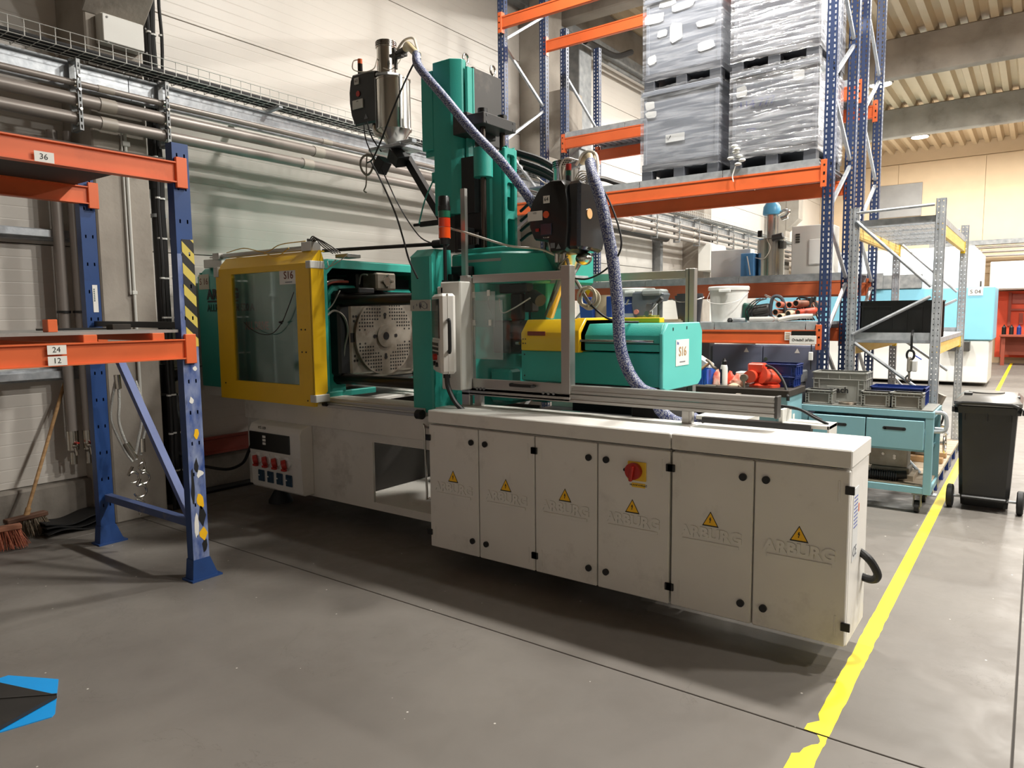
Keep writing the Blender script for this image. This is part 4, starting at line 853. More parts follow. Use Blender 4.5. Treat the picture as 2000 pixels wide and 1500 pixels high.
b = MB(); b.box(-2.36, -1.10, 3.83, 3.88, 1.202, 1.222, .003).box(-2.36, -1.10, 3.835, 3.88, 1.222, 1.235).box(-2.36, -1.10, 3.83, 3.88, 1.235, 1.255, .004); b.build('upper_rail', alu, t)
b = MB(); b.box(-3.26, -1.10, 3.83, 3.89, 1.145, 1.165, .003).box(-3.26, -1.10, 3.838, 3.89, 1.165, 1.175).box(-3.26, -1.10, 3.83, 3.89, 1.175, 1.198, .003); b.build('lower_rail', alu, t)
MB().box(-1.10, -1.085, 3.825, 3.895, 1.14, 1.26, .003).build('end_cap', darkg, t)
for x in (-3.14, -1.60): MB().box(x - .03, x + .03, 3.86, 3.90, 1.07, 1.145, .002).box(x + .01, x + .015, 3.855, 3.86, 1.07, 1.145).build('support_post', alu, t)
t = thing('rear_guard', 'tall aluminium-framed clear guard standing behind the turquoise injection unit', 'guard', (-2.6, 5.1, 1.0))
prof(-3.1, -2.13, 5.08, 5.12, 1.96, 2.02).build('top_bar', alu, t); prof(-2.13, -2.06, 5.08, 5.14, 1.0, 2.03).build('post', alu, t); MB().box(-2.105, -2.10, 5.075, 5.08, 1.0, 2.03).build('post_groove', darkg, t)
MB().box(-3.08, -2.13, 5.095, 5.10, 1.02, 1.96).build('clear_pane', plex, t)
MB().prism([(-3.0, 1.90), (-2.94, 1.90), (-2.97, 1.85)], 'y', 5.09, 5.093).build('yellow_sticker', warn, t)
t = thing('cable_carrier', 'black cable carrier tray with a pale cover behind the right cabinet', 'cable carrier', (-1.2, 4.0, 1.0))
MB().box(-1.55, -.95, 3.96, 4.02, 1.0, 1.10, .003).build('side_plate', blk, t); MB().box(-1.12, -.86, 3.98, 4.16, 1.08, 1.10, .002).box(-1.12, -1.1, 3.98, 4.16, 1.1, 1.17).box(-.87, -.86, 3.98, 4.16, 1.02, 1.10).box(-1.6, -1.3, 4.0, 4.2, 1.08, 1.10).each('cover', greyp, t)
MB().tube([(-1.2, 4.1, 1.18), (-1.05, 4.08, 1.17), (-.95, 4.05, 1.13), (-.88, 4.05, 1.10)], .008).tube([(-1.2, 4.13, 1.17), (-1.03, 4.10, 1.16), (-.92, 4.07, 1.12)], .006).build('cable', rub, t)
# ================================================================ HOPPER DRYERS
def dryer(lab, cx, cy, z0, z1, zc, zt, r, num, box_c, box_w, mirror, dx=0.0):
    """z0..z1 body cylinder, zc cone bottom, zt top of loader"""
    t = thing('hopper_dryer', lab, 'hopper dryer', (cx, cy, zc))
    MB().lathe((cx, cy, 0), [(r, z0), (r, z1), (r * 1.04, z1), (r * 1.04, z1 + .012), (r * .5, z1 + .02)], 32).build('drum', steel, t)
    MB().lathe((cx, cy, 0), [(r * .42, zc), (r * .42, zc + .015), (r * 1.0, z0 - .012), (r * 1.05, z0 - .012), (r * 1.05, z0)], 32).build('cone', steel, t)
    MB().lathe((cx + dx, cy, 0), [(r * .6, z1 + .02), (r * .66, z1 + .03), (r * .56, z1 + .035), (r * .56, zt - .05), (r * .62, zt - .05), (r * .62, zt - .045), (r * .60, zt - .045), (r * .60, zt), (r * .2, zt + .006), (r * .2, zt + .02)], 28).build('suction_loader', steel, t)
    b = MB(); rr = r * .605
    for k in range(40):
        for j in range(3):
            a = 2 * math.pi * (k + .5 * (j % 2)) / 40; b.obox((cx + dx + rr * math.cos(a), cy + rr * math.sin(a), zt - .037 + j * .014), (.002, .008, .009), Matrix.Rotation(a, 3, 'Z'))
    b.build('filter_mesh', blk, t, kind='stuff')
    for a in (-2.2, -.4, 1.2): MB().bar((cx + r * 1.03 * math.cos(a), cy + r * 1.03 * math.sin(a), z0 - .01), (cx + r * 1.03 * math.cos(a), cy + r * 1.03 * math.sin(a), z1 + .02), .012, .012).build('tie_rod', galvd, t)
    # black control housing, curved front
    return t
t = dryer('steel hopper dryer with a black curved control box, perched high left of the green tower', -4.56, 4.52, 3.30, 3.70, 3.15, 4.04, .145, '', None, None, 1, -.075)
b = MB(); rings = []
prf = [(-4.92, 3.36), (-4.965, 3.45), (-4.985, 3.56), (-4.985, 3.66), (-4.965, 3.76), (-4.94, 3.80), (-4.72, 3.795), (-4.645, 3.78), (-4.64, 3.355)]
for y, s_ in ((4.395, .93), (4.41, 1.0), (4.53, 1.0)):
    rings.append([(-4.80 + (x + 4.80) * s_, y, 3.58 + (z - 3.58) * s_) for x, z in prf])
b.loft(rings); b.build('control_housing', blkg, t)
p_ = MB().box(-4.93, -4.80, 4.385, 4.394, 3.50, 3.575).build('label_sheet', greyp, t)
text('lettering', 'VZD', .014, (-4.865, 4.384, 3.56), inkg, p_, '-y')
p_ = MB().box(-4.90, -4.845, 4.385, 4.394, 3.705, 3.76).build('number_sheet', greyp, t); text('lettering', '63', .036, (-4.872, 4.384, 3.733), ink, p_, '-y')
b = MB(); b.lathe((-4.86, 4.388, 3.625), [(.024, 0), (.024, .004)], 20, 'y'); b.build('oval_badge', redp, t)
b = MB(); tri(b, -4.77, 3.42, .05, 4.392); b.build('warning_mark', inkg, t)
MB().tube([(-4.72, 4.46, 3.37), (-4.70, 4.44, 3.30), (-4.64, 4.43, 3.25), (-4.58, 4.44, 3.24)], .032, seg=12).build('air_elbow', steel, t)
MB().cyl((-4.90, 4.46, 3.80), (-4.90, 4.46, 3.90), .022, seg=12).build('small_light', blk, t); MB().cyl((-4.90, 4.46, 3.90), (-4.90, 4.46, 3.94), .021, seg=12).build('light_lens', orange, t)
MB().tube([(-4.91, 4.46, 3.94), (-4.96, 4.44, 3.93), (-4.95, 4.42, 3.86), (-4.85, 4.40, 3.81), (-4.72, 4.38, 3.78), (-4.66, 4.40, 3.80), (-4.65, 4.42, 3.86), (-4.68, 4.46, 3.90)], .005).tube([(-4.55, 4.40, 3.78), (-4.44, 4.38, 3.74), (-4.38, 4.42, 3.80), (-4.36, 4.44, 3.88)], .004).build('white_line', clear_w, t)
MB().lathe((-4.62, 4.52, 3.735), [(.13, 0), (.13, .02), (.1, .022)], 8).build('loader_flange', galv, t)
b = MB(); b.box(-4.50, -4.36, 4.42, 4.50, 3.86, 3.885, .003).cyl((-4.46, 4.44, 3.80), (-4.46, 4.44, 3.93), .018).cyl((-4.42, 4.45, 3.88), (-4.30, 4.43, 3.89), .028).box(-4.42, -4.32, 4.38, 4.42, 3.82, 3.84, .003).cyl((-4.40, 4.40, 3.74), (-4.40, 4.40, 3.86), .014); b.build('valve_block', darkg, t)
MB().box(-4.74, -4.36, 4.38, 4.66, 3.115, 3.145, .004).box(-4.42, -4.24, 4.4, 4.46, 3.13, 3.16, .003).cyl((-4.56, 4.52, 3.05), (-4.56, 4.52, 3.12), .05).box(-4.55, -4.45, 4.36, 4.6, 3.085, 3.10).build('outlet_flange', galv, t)
b = MB(); b.obox((-4.42, 4.42, 3.03), (.14, .12, .10), Matrix.Rotation(.7, 3, 'Y') @ Matrix.Rotation(.3, 3, 'X'), .004).obox((-4.62, 4.42, 2.99), (.10, .10, .12), Matrix.Rotation(.7, 3, 'Y'), .004); b.build('support_bracket', dark, t)
MB().bar((-4.40, 4.50, 3.04), (-3.95, 4.50, 2.42), .06, .06).build('support_arm', dark, t)
b = MB(); c_ = (-4.80, 4.42, 3.02)
for rr in (.09, .085, .078): b.tube([(c_[0] + rr * math.cos(a * .5236), c_[1] + .01 * math.sin(a), c_[2] + rr * math.sin(a * .5236)) for a in range(12)], .005, closed=True, n=2)
b.tube([(-4.78, 4.4, 3.10), (-4.79, 4.4, 3.0), (-4.80, 4.4, 2.85), (-4.83, 4.4, 2.80), (-4.80, 4.4, 2.78)], .006); b.build('cable_coil', mat('coil_grey', (130, 122, 110), .5), t)
b = MB(); b.tube([(-4.70, 4.3, 3.33), (-4.70, 4.32, 3.2), (-4.66, 4.36, 3.06), (-4.60, 4.40, 2.95), (-4.3, 4.3, 2.6), (-3.9, 4.1, 2.32), (-3.6, 3.95, 2.22)], .005).tube([(-4.66, 4.3, 3.34), (-4.65, 4.34, 3.22), (-4.60, 4.4, 3.10)], .006)
b.build('sensor_cable', rub, t)
t2 = dryer('steel hopper dryer with a glossy black control box marked 64 above the yellow guard', -2.82, 4.52, 2.155, 2.60, 1.98, 2.80, .165, '', None, None, 1)
b = MB(); rings = []
prf = [(-2.90, 2.30), (-2.86, 2.215), (-2.74, 2.20), (-2.72, 2.12), (-2.60, 2.12), (-2.585, 2.14), (-2.575, 2.30), (-2.58, 2.45), (-2.60, 2.57), (-2.63, 2.605), (-2.72, 2.61), (-2.81, 2.57), (-2.87, 2.49), (-2.905, 2.40)]
for y, s in ((4.165, .90), (4.15, .95), (4.18, 1.0), (4.40, 1.0)):
    rings.append([(-2.70 + (x + .005 - -2.70) * s, y if s != .90 else 4.145, 2.37 + (z - 2.37) * s) for x, z in prf])
b.loft(rings[:2] + rings[2:]); b.build('control_housing', blkg, t2)
b = MB(); b.prism([(4.17, 2.14), (4.50, 2.13), (4.56, 2.3), (4.54, 2.5), (4.45, 2.60), (4.18, 2.59)], 'x', -2.60, -2.50, .02); b.build('side_cover', mat('smoky_black_cover', (40, 40, 42), .10, coat=.6), t2)
MB().cyl((-2.50, 4.30, 2.38), (-2.493, 4.30, 2.38), .035, seg=20).build('amber_lamp', mat('amber_knob', (220, 170, 120), .2), t2)
p_ = MB().box(-2.765, -2.715, 4.138, 4.143, 2.455, 2.505).build('number_sheet', whitep, t2); text('lettering', '64', .036, (-2.74, 4.137, 2.48), ink, p_, '-y')
p_ = MB().box(-2.895, -2.775, 4.137, 4.143, 2.345, 2.41).build('label_sheet', whitep, t2); text('lettering', 'VZD', .016, (-2.835, 4.136, 2.395), inkg, p_, '-y')
MB().cyl((-2.745, 4.139, 2.38), (-2.745, 4.145, 2.38), .024, seg=20).build('round_badge', mat('badge_orange', (220, 90, 50), .4), t2)
MB().box(-2.79, -2.70, 4.136, 4.146, 2.24, 2.32, .003).build('display', mat('display_navy', (44, 48, 66), .2, coat=.4), t2); MB().box(-2.83, -2.805, 4.137, 4.145, 2.27, 2.29).build('rocker_switch', redp, t2)
text('lettering', '°C  h  kW', .012, (-2.745, 4.141, 2.225), whitep, t2, '-y')
b = MB(); tri(b, -2.645, 2.16, .04, 4.140); b.build('warning_mark', inkg, t2); MB().box(-2.71, -2.675, 4.139, 4.142, 2.15, 2.185).build('bin_mark', inkg, t2)
t_ = t2
MB().cyl((-2.70, 4.36, 2.61), (-2.70, 4.36, 2.665), .020, seg=14).build('small_light_base', blk, t_); MB().cyl((-2.70, 4.36, 2.665), (-2.70, 4.36, 2.70), .020, seg=14).build('light_lens', greenlens, t_, label='green lens'); MB().cyl((-2.70, 4.36, 2.70), (-2.70, 4.36, 2.745), .020, seg=14).build('light_lens', redp, t_, label='red lens')
b = MB()
for k in range(5): b.tube([(-2.68, 4.40, 2.62), (-2.60 + .02 * k, 4.35, 2.68 - .015 * k), (-2.52, 4.40, 2.66 - .02 * k), (-2.50, 4.45, 2.61)], .005)
b.tube([(-2.80, 4.42, 2.66), (-2.77, 4.36, 2.74), (-2.70, 4.33, 2.78), (-2.62, 4.36, 2.76)], .005).tube([(-2.9, 4.38, 2.63), (-2.95, 4.34, 2.68), (-2.85, 4.3, 2.62), (-2.76, 4.3, 2.61)], .005); b.build('white_line', clear_w, t_)
MB().cyl((-2.75, 4.46, 2.75), (-2.62, 4.42, 2.765), .026).cyl((-2.76, 4.45, 2.62), (-2.76, 4.45, 2.76), .018).build('loader_port', galvd, t_)
MB().box(-3.02, -2.62, 4.34, 4.70, 2.605, 2.62, .003).build('top_plate', galv, t_)
MB().box(-2.94, -2.70, 4.40, 4.64, 1.96, 1.98, .003).box(-3.2, -2.86, 4.45, 4.6, 1.93, 1.96, .003).build('mounting_plate', galv, t_)
MB().cyl((-2.70, 4.30, 2.0), (-2.88, 4.38, 1.69), .036, seg=18).cyl((-2.80, 4.44, 1.93), (-2.80, 4.44, 1.98), .05).build('feed_pipe', mat('bronze_pipe', (200, 184, 158), .18, metal=.9), t_)
MB().sph((-2.60, 4.40, 2.09), .06, (1, 1, .8)).cyl((-2.72, 4.24, 2.06), (-2.72, 4.24, 2.12), .02).cyl((-2.66, 4.24, 2.07), (-2.66, 4.24, 2.12), .014).each('drain_port', steel, t_)
# ---- hoses and loose cables
t = thing('suction_hose', 'upper blue braided suction hose running from the high dryer down across the green tower', 'hose', (-3.5, 4.2, 2.2))
MB().tube([(-4.30, 4.42, 3.89), (-4.22, 4.36, 3.88), (-4.10, 4.28, 3.80), (-4.0, 4.24, 3.72)], .030, seg=12).build('bare_hose', tan, t)
MB().tube([(-4.02, 4.245, 3.735), (-3.93, 4.18, 3.60), (-3.62, 4.12, 3.30), (-3.35, 4.10, 3.02), (-3.12, 4.14, 2.78), (-2.98, 4.25, 2.55), (-2.93, 4.38, 2.38), (-2.97, 4.55, 2.24)], .034, seg=14, n=10).build('braided_sleeve', braid, t)
t = thing('suction_hose', 'lower blue braided suction hose hanging from dryer 64 in front of the turquoise housing', 'hose', (-2.1, 4.0, 1.1))
MB().tube([(-2.62, 4.42, 2.765), (-2.54, 4.36, 2.775), (-2.46, 4.26, 2.74), (-2.40, 4.16, 2.66)], .030, seg=12).build('bare_hose', tan, t)
MB().tube([(-2.42, 4.18, 2.69), (-2.34, 4.08, 2.57), (-2.26, 4.03, 2.42), (-2.19, 4.0, 2.20), (-2.15, 4.0, 2.0), (-2.12, 4.0, 1.75), (-2.10, 4.0, 1.5), (-2.04, 4.0, 1.34), (-1.95, 3.99, 1.24), (-1.84, 3.98, 1.20), (-1.84, 4.02, 1.12), (-1.76, 4.04, 1.05), (-1.66, 4.04, 1.04), (-1.60, 4.04, 1.08)], .038, seg=14, n=10).build('braided_sleeve', braid, t)
tag(MB().tube([(-4.42, 4.44, 3.91), (-4.32, 4.42, 3.955), (-4.16, 4.36, 3.92), (-4.05, 4.28, 3.81), (-3.96, 4.22, 3.68)], .010).build('vacuum_line', clear_w), 'milky tube arching over the upper blue hose at the high dryer', 'tube')
tag(MB().tube([(-2.66, 4.40, 2.74), (-2.56, 4.34, 2.80), (-2.42, 4.24, 2.76), (-2.34, 4.14, 2.66), (-2.30, 4.06, 2.54)], .010).build('vacuum_line', clear_w), 'milky tube arching over the lower blue hose at dryer 64', 'tube')
tag(MB().tube([(-3.98, 4.2, 3.68), (-4.0, 4.1, 3.5), (-4.10, 4.05, 3.28), (-4.28, 4.1, 3.1), (-4.44, 4.15, 2.98), (-4.56, 4.2, 2.97)], .007).build('black_cable', rub), 'black cable bowing in front of the high steel dryer', 'cable')
tag(MB().tube([(-4.52, 4.2, 2.98), (-4.30, 4.1, 2.78), (-3.95, 3.9, 2.48), (-3.75, 3.78, 2.26), (-3.62, 3.70, 2.10), (-3.50, 3.66, 1.96)], .007).build('black_cable', rub), 'black cable running diagonally from the high dryer past the signal tower', 'cable')
tag(MB().tube([(-2.38, 4.10, 2.60), (-2.24, 4.05, 2.46), (-2.12, 4.0, 2.25), (-2.10, 4.0, 2.10), (-2.2, 4.02, 1.99), (-2.38, 4.08, 1.93), (-2.60, 4.2, 1.95)], .006).build('black_cable', rub), 'black cable looping beside dryer 64 past the hanging blue hose', 'cable')
t = thing('coiled_cable', 'coil of beige cable hanging under dryer 64 beside the guard post', 'cable', (-2.5, 4.2, 1.75))
b = MB()
for k in range(6):
    r_ = .058 + .006 * (k % 3); b.tube([(-2.43 + .006 * k + r_ * math.cos(a * .5236 + k), 4.14 + .012 * math.sin(a + k), 1.82 - .004 * k + r_ * math.sin(a * .5236 + k)) for a in range(12)], .006, closed=True, n=2, seg=6)
b.build('coil', mat('beige_cable', (196, 184, 160), .5), t)
MB().tube([(-2.64, 4.24, 2.08), (-2.58, 4.2, 1.98), (-2.50, 4.16, 1.90), (-2.44, 4.14, 1.82), (-2.38, 4.12, 1.76)], .012).tube([(-2.62, 4.22, 2.1), (-2.68, 4.2, 2.02), (-2.6, 4.18, 2.0)], .005).build('lead', bpy.data.materials['coil_grey'], t)
tag(MB().tube([(-2.38, 4.12, 1.76), (-2.26, 4.10, 1.68), (-2.18, 4.16, 1.65), (-2.1, 4.25, 1.645)], .008).build('black_cable', rub), 'short black cable from the beige coil down onto the turquoise housing', 'cable')
tag(MB().tube([(-3.52, 4.0, 2.34), (-3.30, 3.98, 2.28), (-3.0, 4.05, 2.18), (-2.85, 4.2, 2.16), (-2.78, 4.3, 2.12)], .008).build('white_tube', mat('tube_pale', (190, 186, 176), .4)), 'pale tube sagging from the tower base across the turquoise bridge', 'tube')
for i, (dz, dy, r_) in enumerate([(0, 0, .028), (-.06, .05, .024), (-.10, .1, .022), (-.30, .1, .02), (-.36, .14, .018)]):
    tag(MB().tube([(-3.40, 4.72 + dy, 2.98 + dz * 1.0), (-3.15, 4.70 + dy, 2.88 + dz * 1.1), (-2.95, 4.66 + dy, 2.76 + dz * 1.1), (-2.86, 4.80 + dy, 2.66 + dz)], r_, n=6).build('black_hose', rub),
        ['thickest and topmost black hose running from the green carriage to dryer 64', 'second black hose below the thickest one behind dryer 64', 'third black hose from the top behind the blue braided hose', 'fourth black hose, the upper of the low pair behind the blue braided hose', 'lowest thin black hose behind the blue braided hose'][i], 'hose')
for i in range(4):
    z = 2.30 + i * .075
    tag(MB().tube([(-3.30, 4.62, z - .02), (-3.18, 4.60, z + .03), (-3.02, 4.62, z + .03), (-2.95, 4.7, z - .03), (-2.96, 4.8, z - .16)], .012).build('black_hose', rub),
        ['lowest', 'second lowest', 'third lowest', 'highest'][i] + ' of the four black hoses arching right of the slotted green carriage', 'hose')
# ================================================================ BIG BLUE PALLET RACK
def film_mat(name='stretch_film', hz=.42, gl=.14, bs_=.6):
    m = bpy.data.materials.new(name); m.use_nodes = True; nt = m.node_tree; N = nt.nodes; L = nt.links
    N.remove(N['Principled BSDF']); o = N['Material Output']
    tc = N.new('ShaderNodeTexCoord'); mp = N.new('ShaderNodeMapping'); mp.inputs['Scale'].default_value = (.7, .7, 8); mp.inputs['Rotation'].default_value = (.04, .10, 0); L.new(tc.outputs['Object'], mp.inputs[0])
    n = N.new('ShaderNodeTexNoise'); n.inputs['Scale'].default_value = 3.2; n.inputs['Detail'].default_value = 7; n.inputs['Distortion'].default_value = .8; L.new(mp.outputs[0], n.inputs[0])
    bp = N.new('ShaderNodeBump'); bp.inputs['Strength'].default_value = bs_; bp.inputs['Distance'].default_value = .012; L.new(n.outputs[0], bp.inputs['Height'])
    t = N.new('ShaderNodeBsdfTransparent'); t.inputs[0].default_value = (.93, .94, .97, 1)
    g = N.new('ShaderNodeBsdfGlossy'); g.inputs['Roughness'].default_value = .16; g.inputs[0].default_value = (1, 1, 1, 1); L.new(bp.outputs[0], g.inputs['Normal'])
    d = N.new('ShaderNodeBsdfDiffuse'); d.inputs[0].default_value = (.80, .82, .88, 1)
    r = N.new('ShaderNodeMapRange'); r.inputs[1].default_value = .42; r.inputs[2].default_value = .75; r.inputs[3].default_value = .05; r.inputs[4].default_value = hz; L.new(n.outputs[0], r.inputs[0])
    m1 = N.new('ShaderNodeMixShader'); L.new(r.outputs[0], m1.inputs[0]); L.new(t.outputs[0], m1.inputs[1]); L.new(d.outputs[0], m1.inputs[2])
    m2 = N.new('ShaderNodeMixShader'); m2.inputs[0].default_value = gl; L.new(m1.outputs[0], m2.inputs[1]); L.new(g.outputs[0], m2.inputs[2]); L.new(m2.outputs[0], o.inputs[0])
    return m
film = film_mat(); film_shiny = film_mat('glossy_film', .7, .30, 1.0)
ktp = mat('pallet_box_grey', (134, 138, 146), .5, var=.05)
ktpd = mat('pallet_box_dark', (74, 76, 82), .55, var=.08)
def rack(lab, yf, yb, ztop, posts_x):
    t = thing('pallet_rack', lab, 'rack', ((posts_x[0] + posts_x[1]) / 2, (yf + yb) / 2, 0))
    for x in posts_x:
        w = .095; d = .075
        for y, back in ((yf, 0), (yb, 1)):
            b = MB()
            b.plate((x, y), (1, 0), w, 0, ztop, .003, (0, 1), [.024, .071], .016, .028, .05)
            b.plate((x + w, y), (0, 1), d, 0, ztop, .003, (-1, 0), [.040], .022, .030, .05)
            b.plate((x, y), (0, 1), d, 0, ztop, .003, (1, 0), [.040], .022, .030, .05)
            b.box(x + .03, x + w - .03, y - .004, y, 0, ztop)
            b.box(x - .02, x + w + .02, y - .02, y + d + .02, 0, .012)
            b.build('post', blue, t)
        # braces between front and rear post
        z = .25; up = True; k = 0
        b_ = []
        while z < ztop - .6:
            p0 = (x + w / 2, yf + .05, z if up else z + .55); p1 = (x + w / 2, yb + .02, z + .55 if up else z)
            MB().bar(p0, p1, .03, .03).build('brace', galv, t)
            z += .60; up = not up
    return t
R1 = rack('tall blue pallet rack carrying grey pallet boxes behind the machine', 7.25, 8.16, 5.9, (-5.50, -1.70))
R2 = rack('second tall blue pallet rack standing back to back behind the loaded one', 8.67, 9.58, 5.6, (-5.50, -1.70))
def beam(t, y, zb, zt, m_=orange, s=-1, x0=-5.405, x1=-1.70):
    b = MB(); b.box(x0, x1, y - .022, y + .022, zb, zt, .002); b.box(x0, x1, y - .028, y - .022, zt - .02, zt - .003); b.box(x0, x1, y - .028, y - .022, zb + .004, zb + .018)
    o = b.build('beam', m_, t)
    b = MB()
    for x in (x0, x1):
        sx_ = 1 if x == x0 else -1
        b.box(x, x + .006 * sx_, y - .03, y + .03, zb - .05, zt + .05); b.box(x - .05 * sx_, x + .004 * sx_, y - .034, y - .028, zb - .05, zt + .05, .002)
    b.each('end_connector', m_, o)
    b = MB()
    for x in (x0, x1):
        sx_ = 1 if x == x0 else -1
        for k in (.0, .07, zt - zb - .0, zt - zb - .07): b.box(x - .035 * sx_, x - .02 * sx_, y - .036, y - .033, zb + k - .008, zb + k + .008)
    b.build('connector_slots', dark, o, kind='stuff')
for y in (7.228, 8.20): beam(R1, y, 2.91, 3.06); beam(R1, y, 1.39, 1.53); beam(R1, y, 5.15, 5.29)
for y in (8.65, 9.60): beam(R2, y, 3.98, 4.13); beam(R2, y, 1.89, 2.05, mat('beam_dull_orange', (196, 100, 58), .5, var=.1, dirt=.4, dcol=(190, 150, 90), dscale=4) if y < 9 else bpy.data.materials['beam_dull_orange'])  # lower pair in a duller orange with yellowish noise patches
# decks: galvanised trays laid across the beams
def deck(t, y0, y1, z, x0, x1, step, h=.06):
    x = x0
    while x < x1 - .05:
        xe = min(x1, x + step)
        b = MB(); b.box(x + .004, xe - .004, y0, y1, z + h - .004, z + h); b.box(x + .004, xe - .004, y0 - .004, y0, z - .005, z + h); b.box(x + .004, xe - .004, y1, y1 + .004, z - .005, z + h)
        k = x + .06
        while k < xe - .03: b.box(k, k + .03, y0, y1, z + h - .03, z + h - .004); k += .09
        b.build('deck_tray', galv, t); x = xe
deck(R1, 7.21, 8.22, 3.062, -5.4, -1.71, .92, .065); deck(R1, 7.21, 8.22, 1.532, -5.4, -1.71, .9, .07); deck(R2, 8.63, 9.62, 2.055, -5.4, -1.71, 1.23, .08); deck(R2, 8.63, 9.62, 4.132, -5.4, -1.71, .92, .065)
# number card and crane sign on the beam
p_ = MB().box(-1.99, -1.93, 7.196, 7.199, 1.43, 1.51).build('number_card', whitep, R1)
b = MB()
for k in range(4): b.box(-1.98, -1.94, 7.1955, 7.196, 1.442 + k * .016, 1.449 + k * .016)
b.build('print', inkgold, p_)
t = thing('sign_plate', 'small white sign with handwriting hanging from the lower orange beam', 'sign', (-1.82, 7.17, 1.40))
MB().box(-1.935, -1.69, 7.165, 7.175, 1.395, 1.475, .002).build('plate', whitep, t); text('lettering', 'Ovladač jeřábu', .033, (-1.81, 7.164, 1.435), ink, t, '-y')
MB().box(-1.92, -1.70, 7.175, 7.19, 1.475, 1.52).build('holder', blk, t)
t = thing('crane_pendant', 'thin cable with a small white plug hanging below the white sign', 'plug', (-1.74, 7.18, 1.2)); MB().tube([(-1.735, 7.18, 1.39), (-1.735, 7.18, 1.15)], .005, n=1).build('cable', rub, t); MB().box(-1.755, -1.72, 7.16, 7.20, 1.24, 1.32, .004).build('plug', white, t)
# ---- four big grey pallet boxes
def pallet_box(lab, x0, x1, z0, z1, y0, seed, labels, wrap, lid=True):
    rnd = random.Random(seed); y1 = y0 + (1.15 if x1 - x0 < 1.0 else .8)
    y1 = min(y1, y0 + 1.0)
    t = thing('pallet_box', lab, 'box', ((x0 + x1) / 2, (y0 + y1) / 2, z0))
    b = MB(); w = x1 - x0
    for k in (0, .43, .86): b.box(x0 + w * k, x0 + w * (k + .14), y0, y0 + .12, z0, z0 + .10, .004); b.box(x0 + w * k, x0 + w * (k + .14), y1 - .12, y1, z0, z0 + .10, .004); b.box(x0 + w * k, x0 + w * (k + .14), (y0 + y1) / 2 - .06, (y0 + y1) / 2 + .06, z0, z0 + .10, .004)
    b.box(x0, x1, y0, y1, z0 + .10, z0 + .17, .006); b.build('pallet_base', ktpd, t)
    b = MB(); b.box(x0 + .02, x1 - .02, y0 + .02, y1 - .02, z0 + .17, z1 - .05, .01)
    for k in (x0 + .012, x1 - .05): b.box(k, k + .038, y0 + .012, y0 + .05, z0 + .17, z1 - .05, .004)
    b.box(x1 - .05, x1 - .012, y1 - .05, y1 - .012, z0 + .17, z1 - .05, .004)
    b.build('wall', ktp, t)
    b = MB()
    b.box(x0 - .008, x1 + .008, y0 - .008, y1 + .008, z1 - .055, z1 - .02, .005); b.box(x0, x1, y0, y1, z1 - .02, z1, .005)
    b.build('lid', ktp, t)
    for (u, v, ww, hh) in labels:
        b = MB(); n = 7; cx = x0 + w * u; cz = z0 + (z1 - z0) * v
        pts = []
        for k in range(8):
            a = k * math.pi / 4 + .4; pts.append((cx + ww / 2 * math.copysign(abs(math.cos(a)) ** .5, math.cos(a)) * rnd.uniform(.8, 1.1), cz + hh / 2 * math.copysign(abs(math.sin(a)) ** .5, math.sin(a)) * rnd.uniform(.75, 1.1)))
        b.prism(pts, 'y', y0 + .008, y0 + .0105); b.build('torn_label', whitep, t)
    if wrap:
        b = MB(); g = .012; N_ = 26; M_ = 10
        za, zb = z0 + .09, z1 + (.02 if lid else 0)
        per = []
        for i in range(N_): per.append((x0 - g + (w + 2 * g) * i / N_, y0 - g, 0))
        for i in range(16): per.append((x1 + g, y0 - g + (y1 - y0 + 2 * g) * i / 16, 1))
        for i in range(8): per.append((x1 + g - (w + 2 * g) * i / 8, y1 + g, 2))
        for i in range(8): per.append((x0 - g, y1 + g - (y1 - y0 + 2 * g) * i / 8, 3))
        rings = []
        for j in range(M_ + 1):
            z = za + (zb - za) * j / M_; ring = []
            for (x, y, f) in per:
                o_ = rnd.uniform(0, .006)
                ring.append(b.b.verts.new((x + (o_ if f == 1 else -o_ if f == 3 else 0), y + (-o_ if f == 0 else o_ if f == 2 else 0), z + rnd.uniform(-.006, .006))))
            rings.append(ring)
        for A, B in zip(rings, rings[1:]):
            for k in range(len(A)): b.b.faces.new((A[k], A[(k + 1) % len(A)], B[(k + 1) % len(A)], B[k]))
        b.build('stretch_film', film_shiny if x0 > -2.6 else film, t)
    return t
pallet_box('lower grey pallet box of the left stack with a check-mark label and torn stickers', -3.55, -2.70, 3.13, 4.06, 7.24, 1, [(.1, .84, .12, .10), (.12, .74, .14, .08), (.42, .43, .0001, .0001)], True)
pallet_box('upper grey pallet box of the left stack covered with many torn paper labels', -3.53, -2.69, 4.06, 5.0, 7.24, 2, [(.12, .78, .22, .12), (.5, .84, .26, .09), (.42, .58, .14, .20), (.24, .6, .12, .07), (.8, .60, .2, .07), (.1, .34, .10, .10), (.8, .36, .20, .10), (.3, .92, .2, .1)], True)
pallet_box('lower grey pallet box of the right stack under glossy film with handwritten digits', -2.58, -1.76, 3.13, 4.06, 7.24, 3, [(.12, .80, .12, .12), (.78, .86, .11, .10)], True)
pallet_box('upper grey pallet box of the right stack under crumpled shiny film', -2.58, -1.76, 4.06, 5.0, 7.24, 4, [(.4, .75, .16, .20)], True)
PB = [o for o in bpy.data.objects if o.name.startswith('pallet_box') and o.type == 'EMPTY']
p_ = MB().box(-3.28, -3.07, 7.245, 7.250, 3.50, 3.58).build('paper_label', whitep, PB[0]); MB().tube([(-3.262, 7.243, 3.55), (-3.25, 7.243, 3.525), (-3.222, 7.243, 3.565)], .004, n=1).build('check_mark', ink, p_)
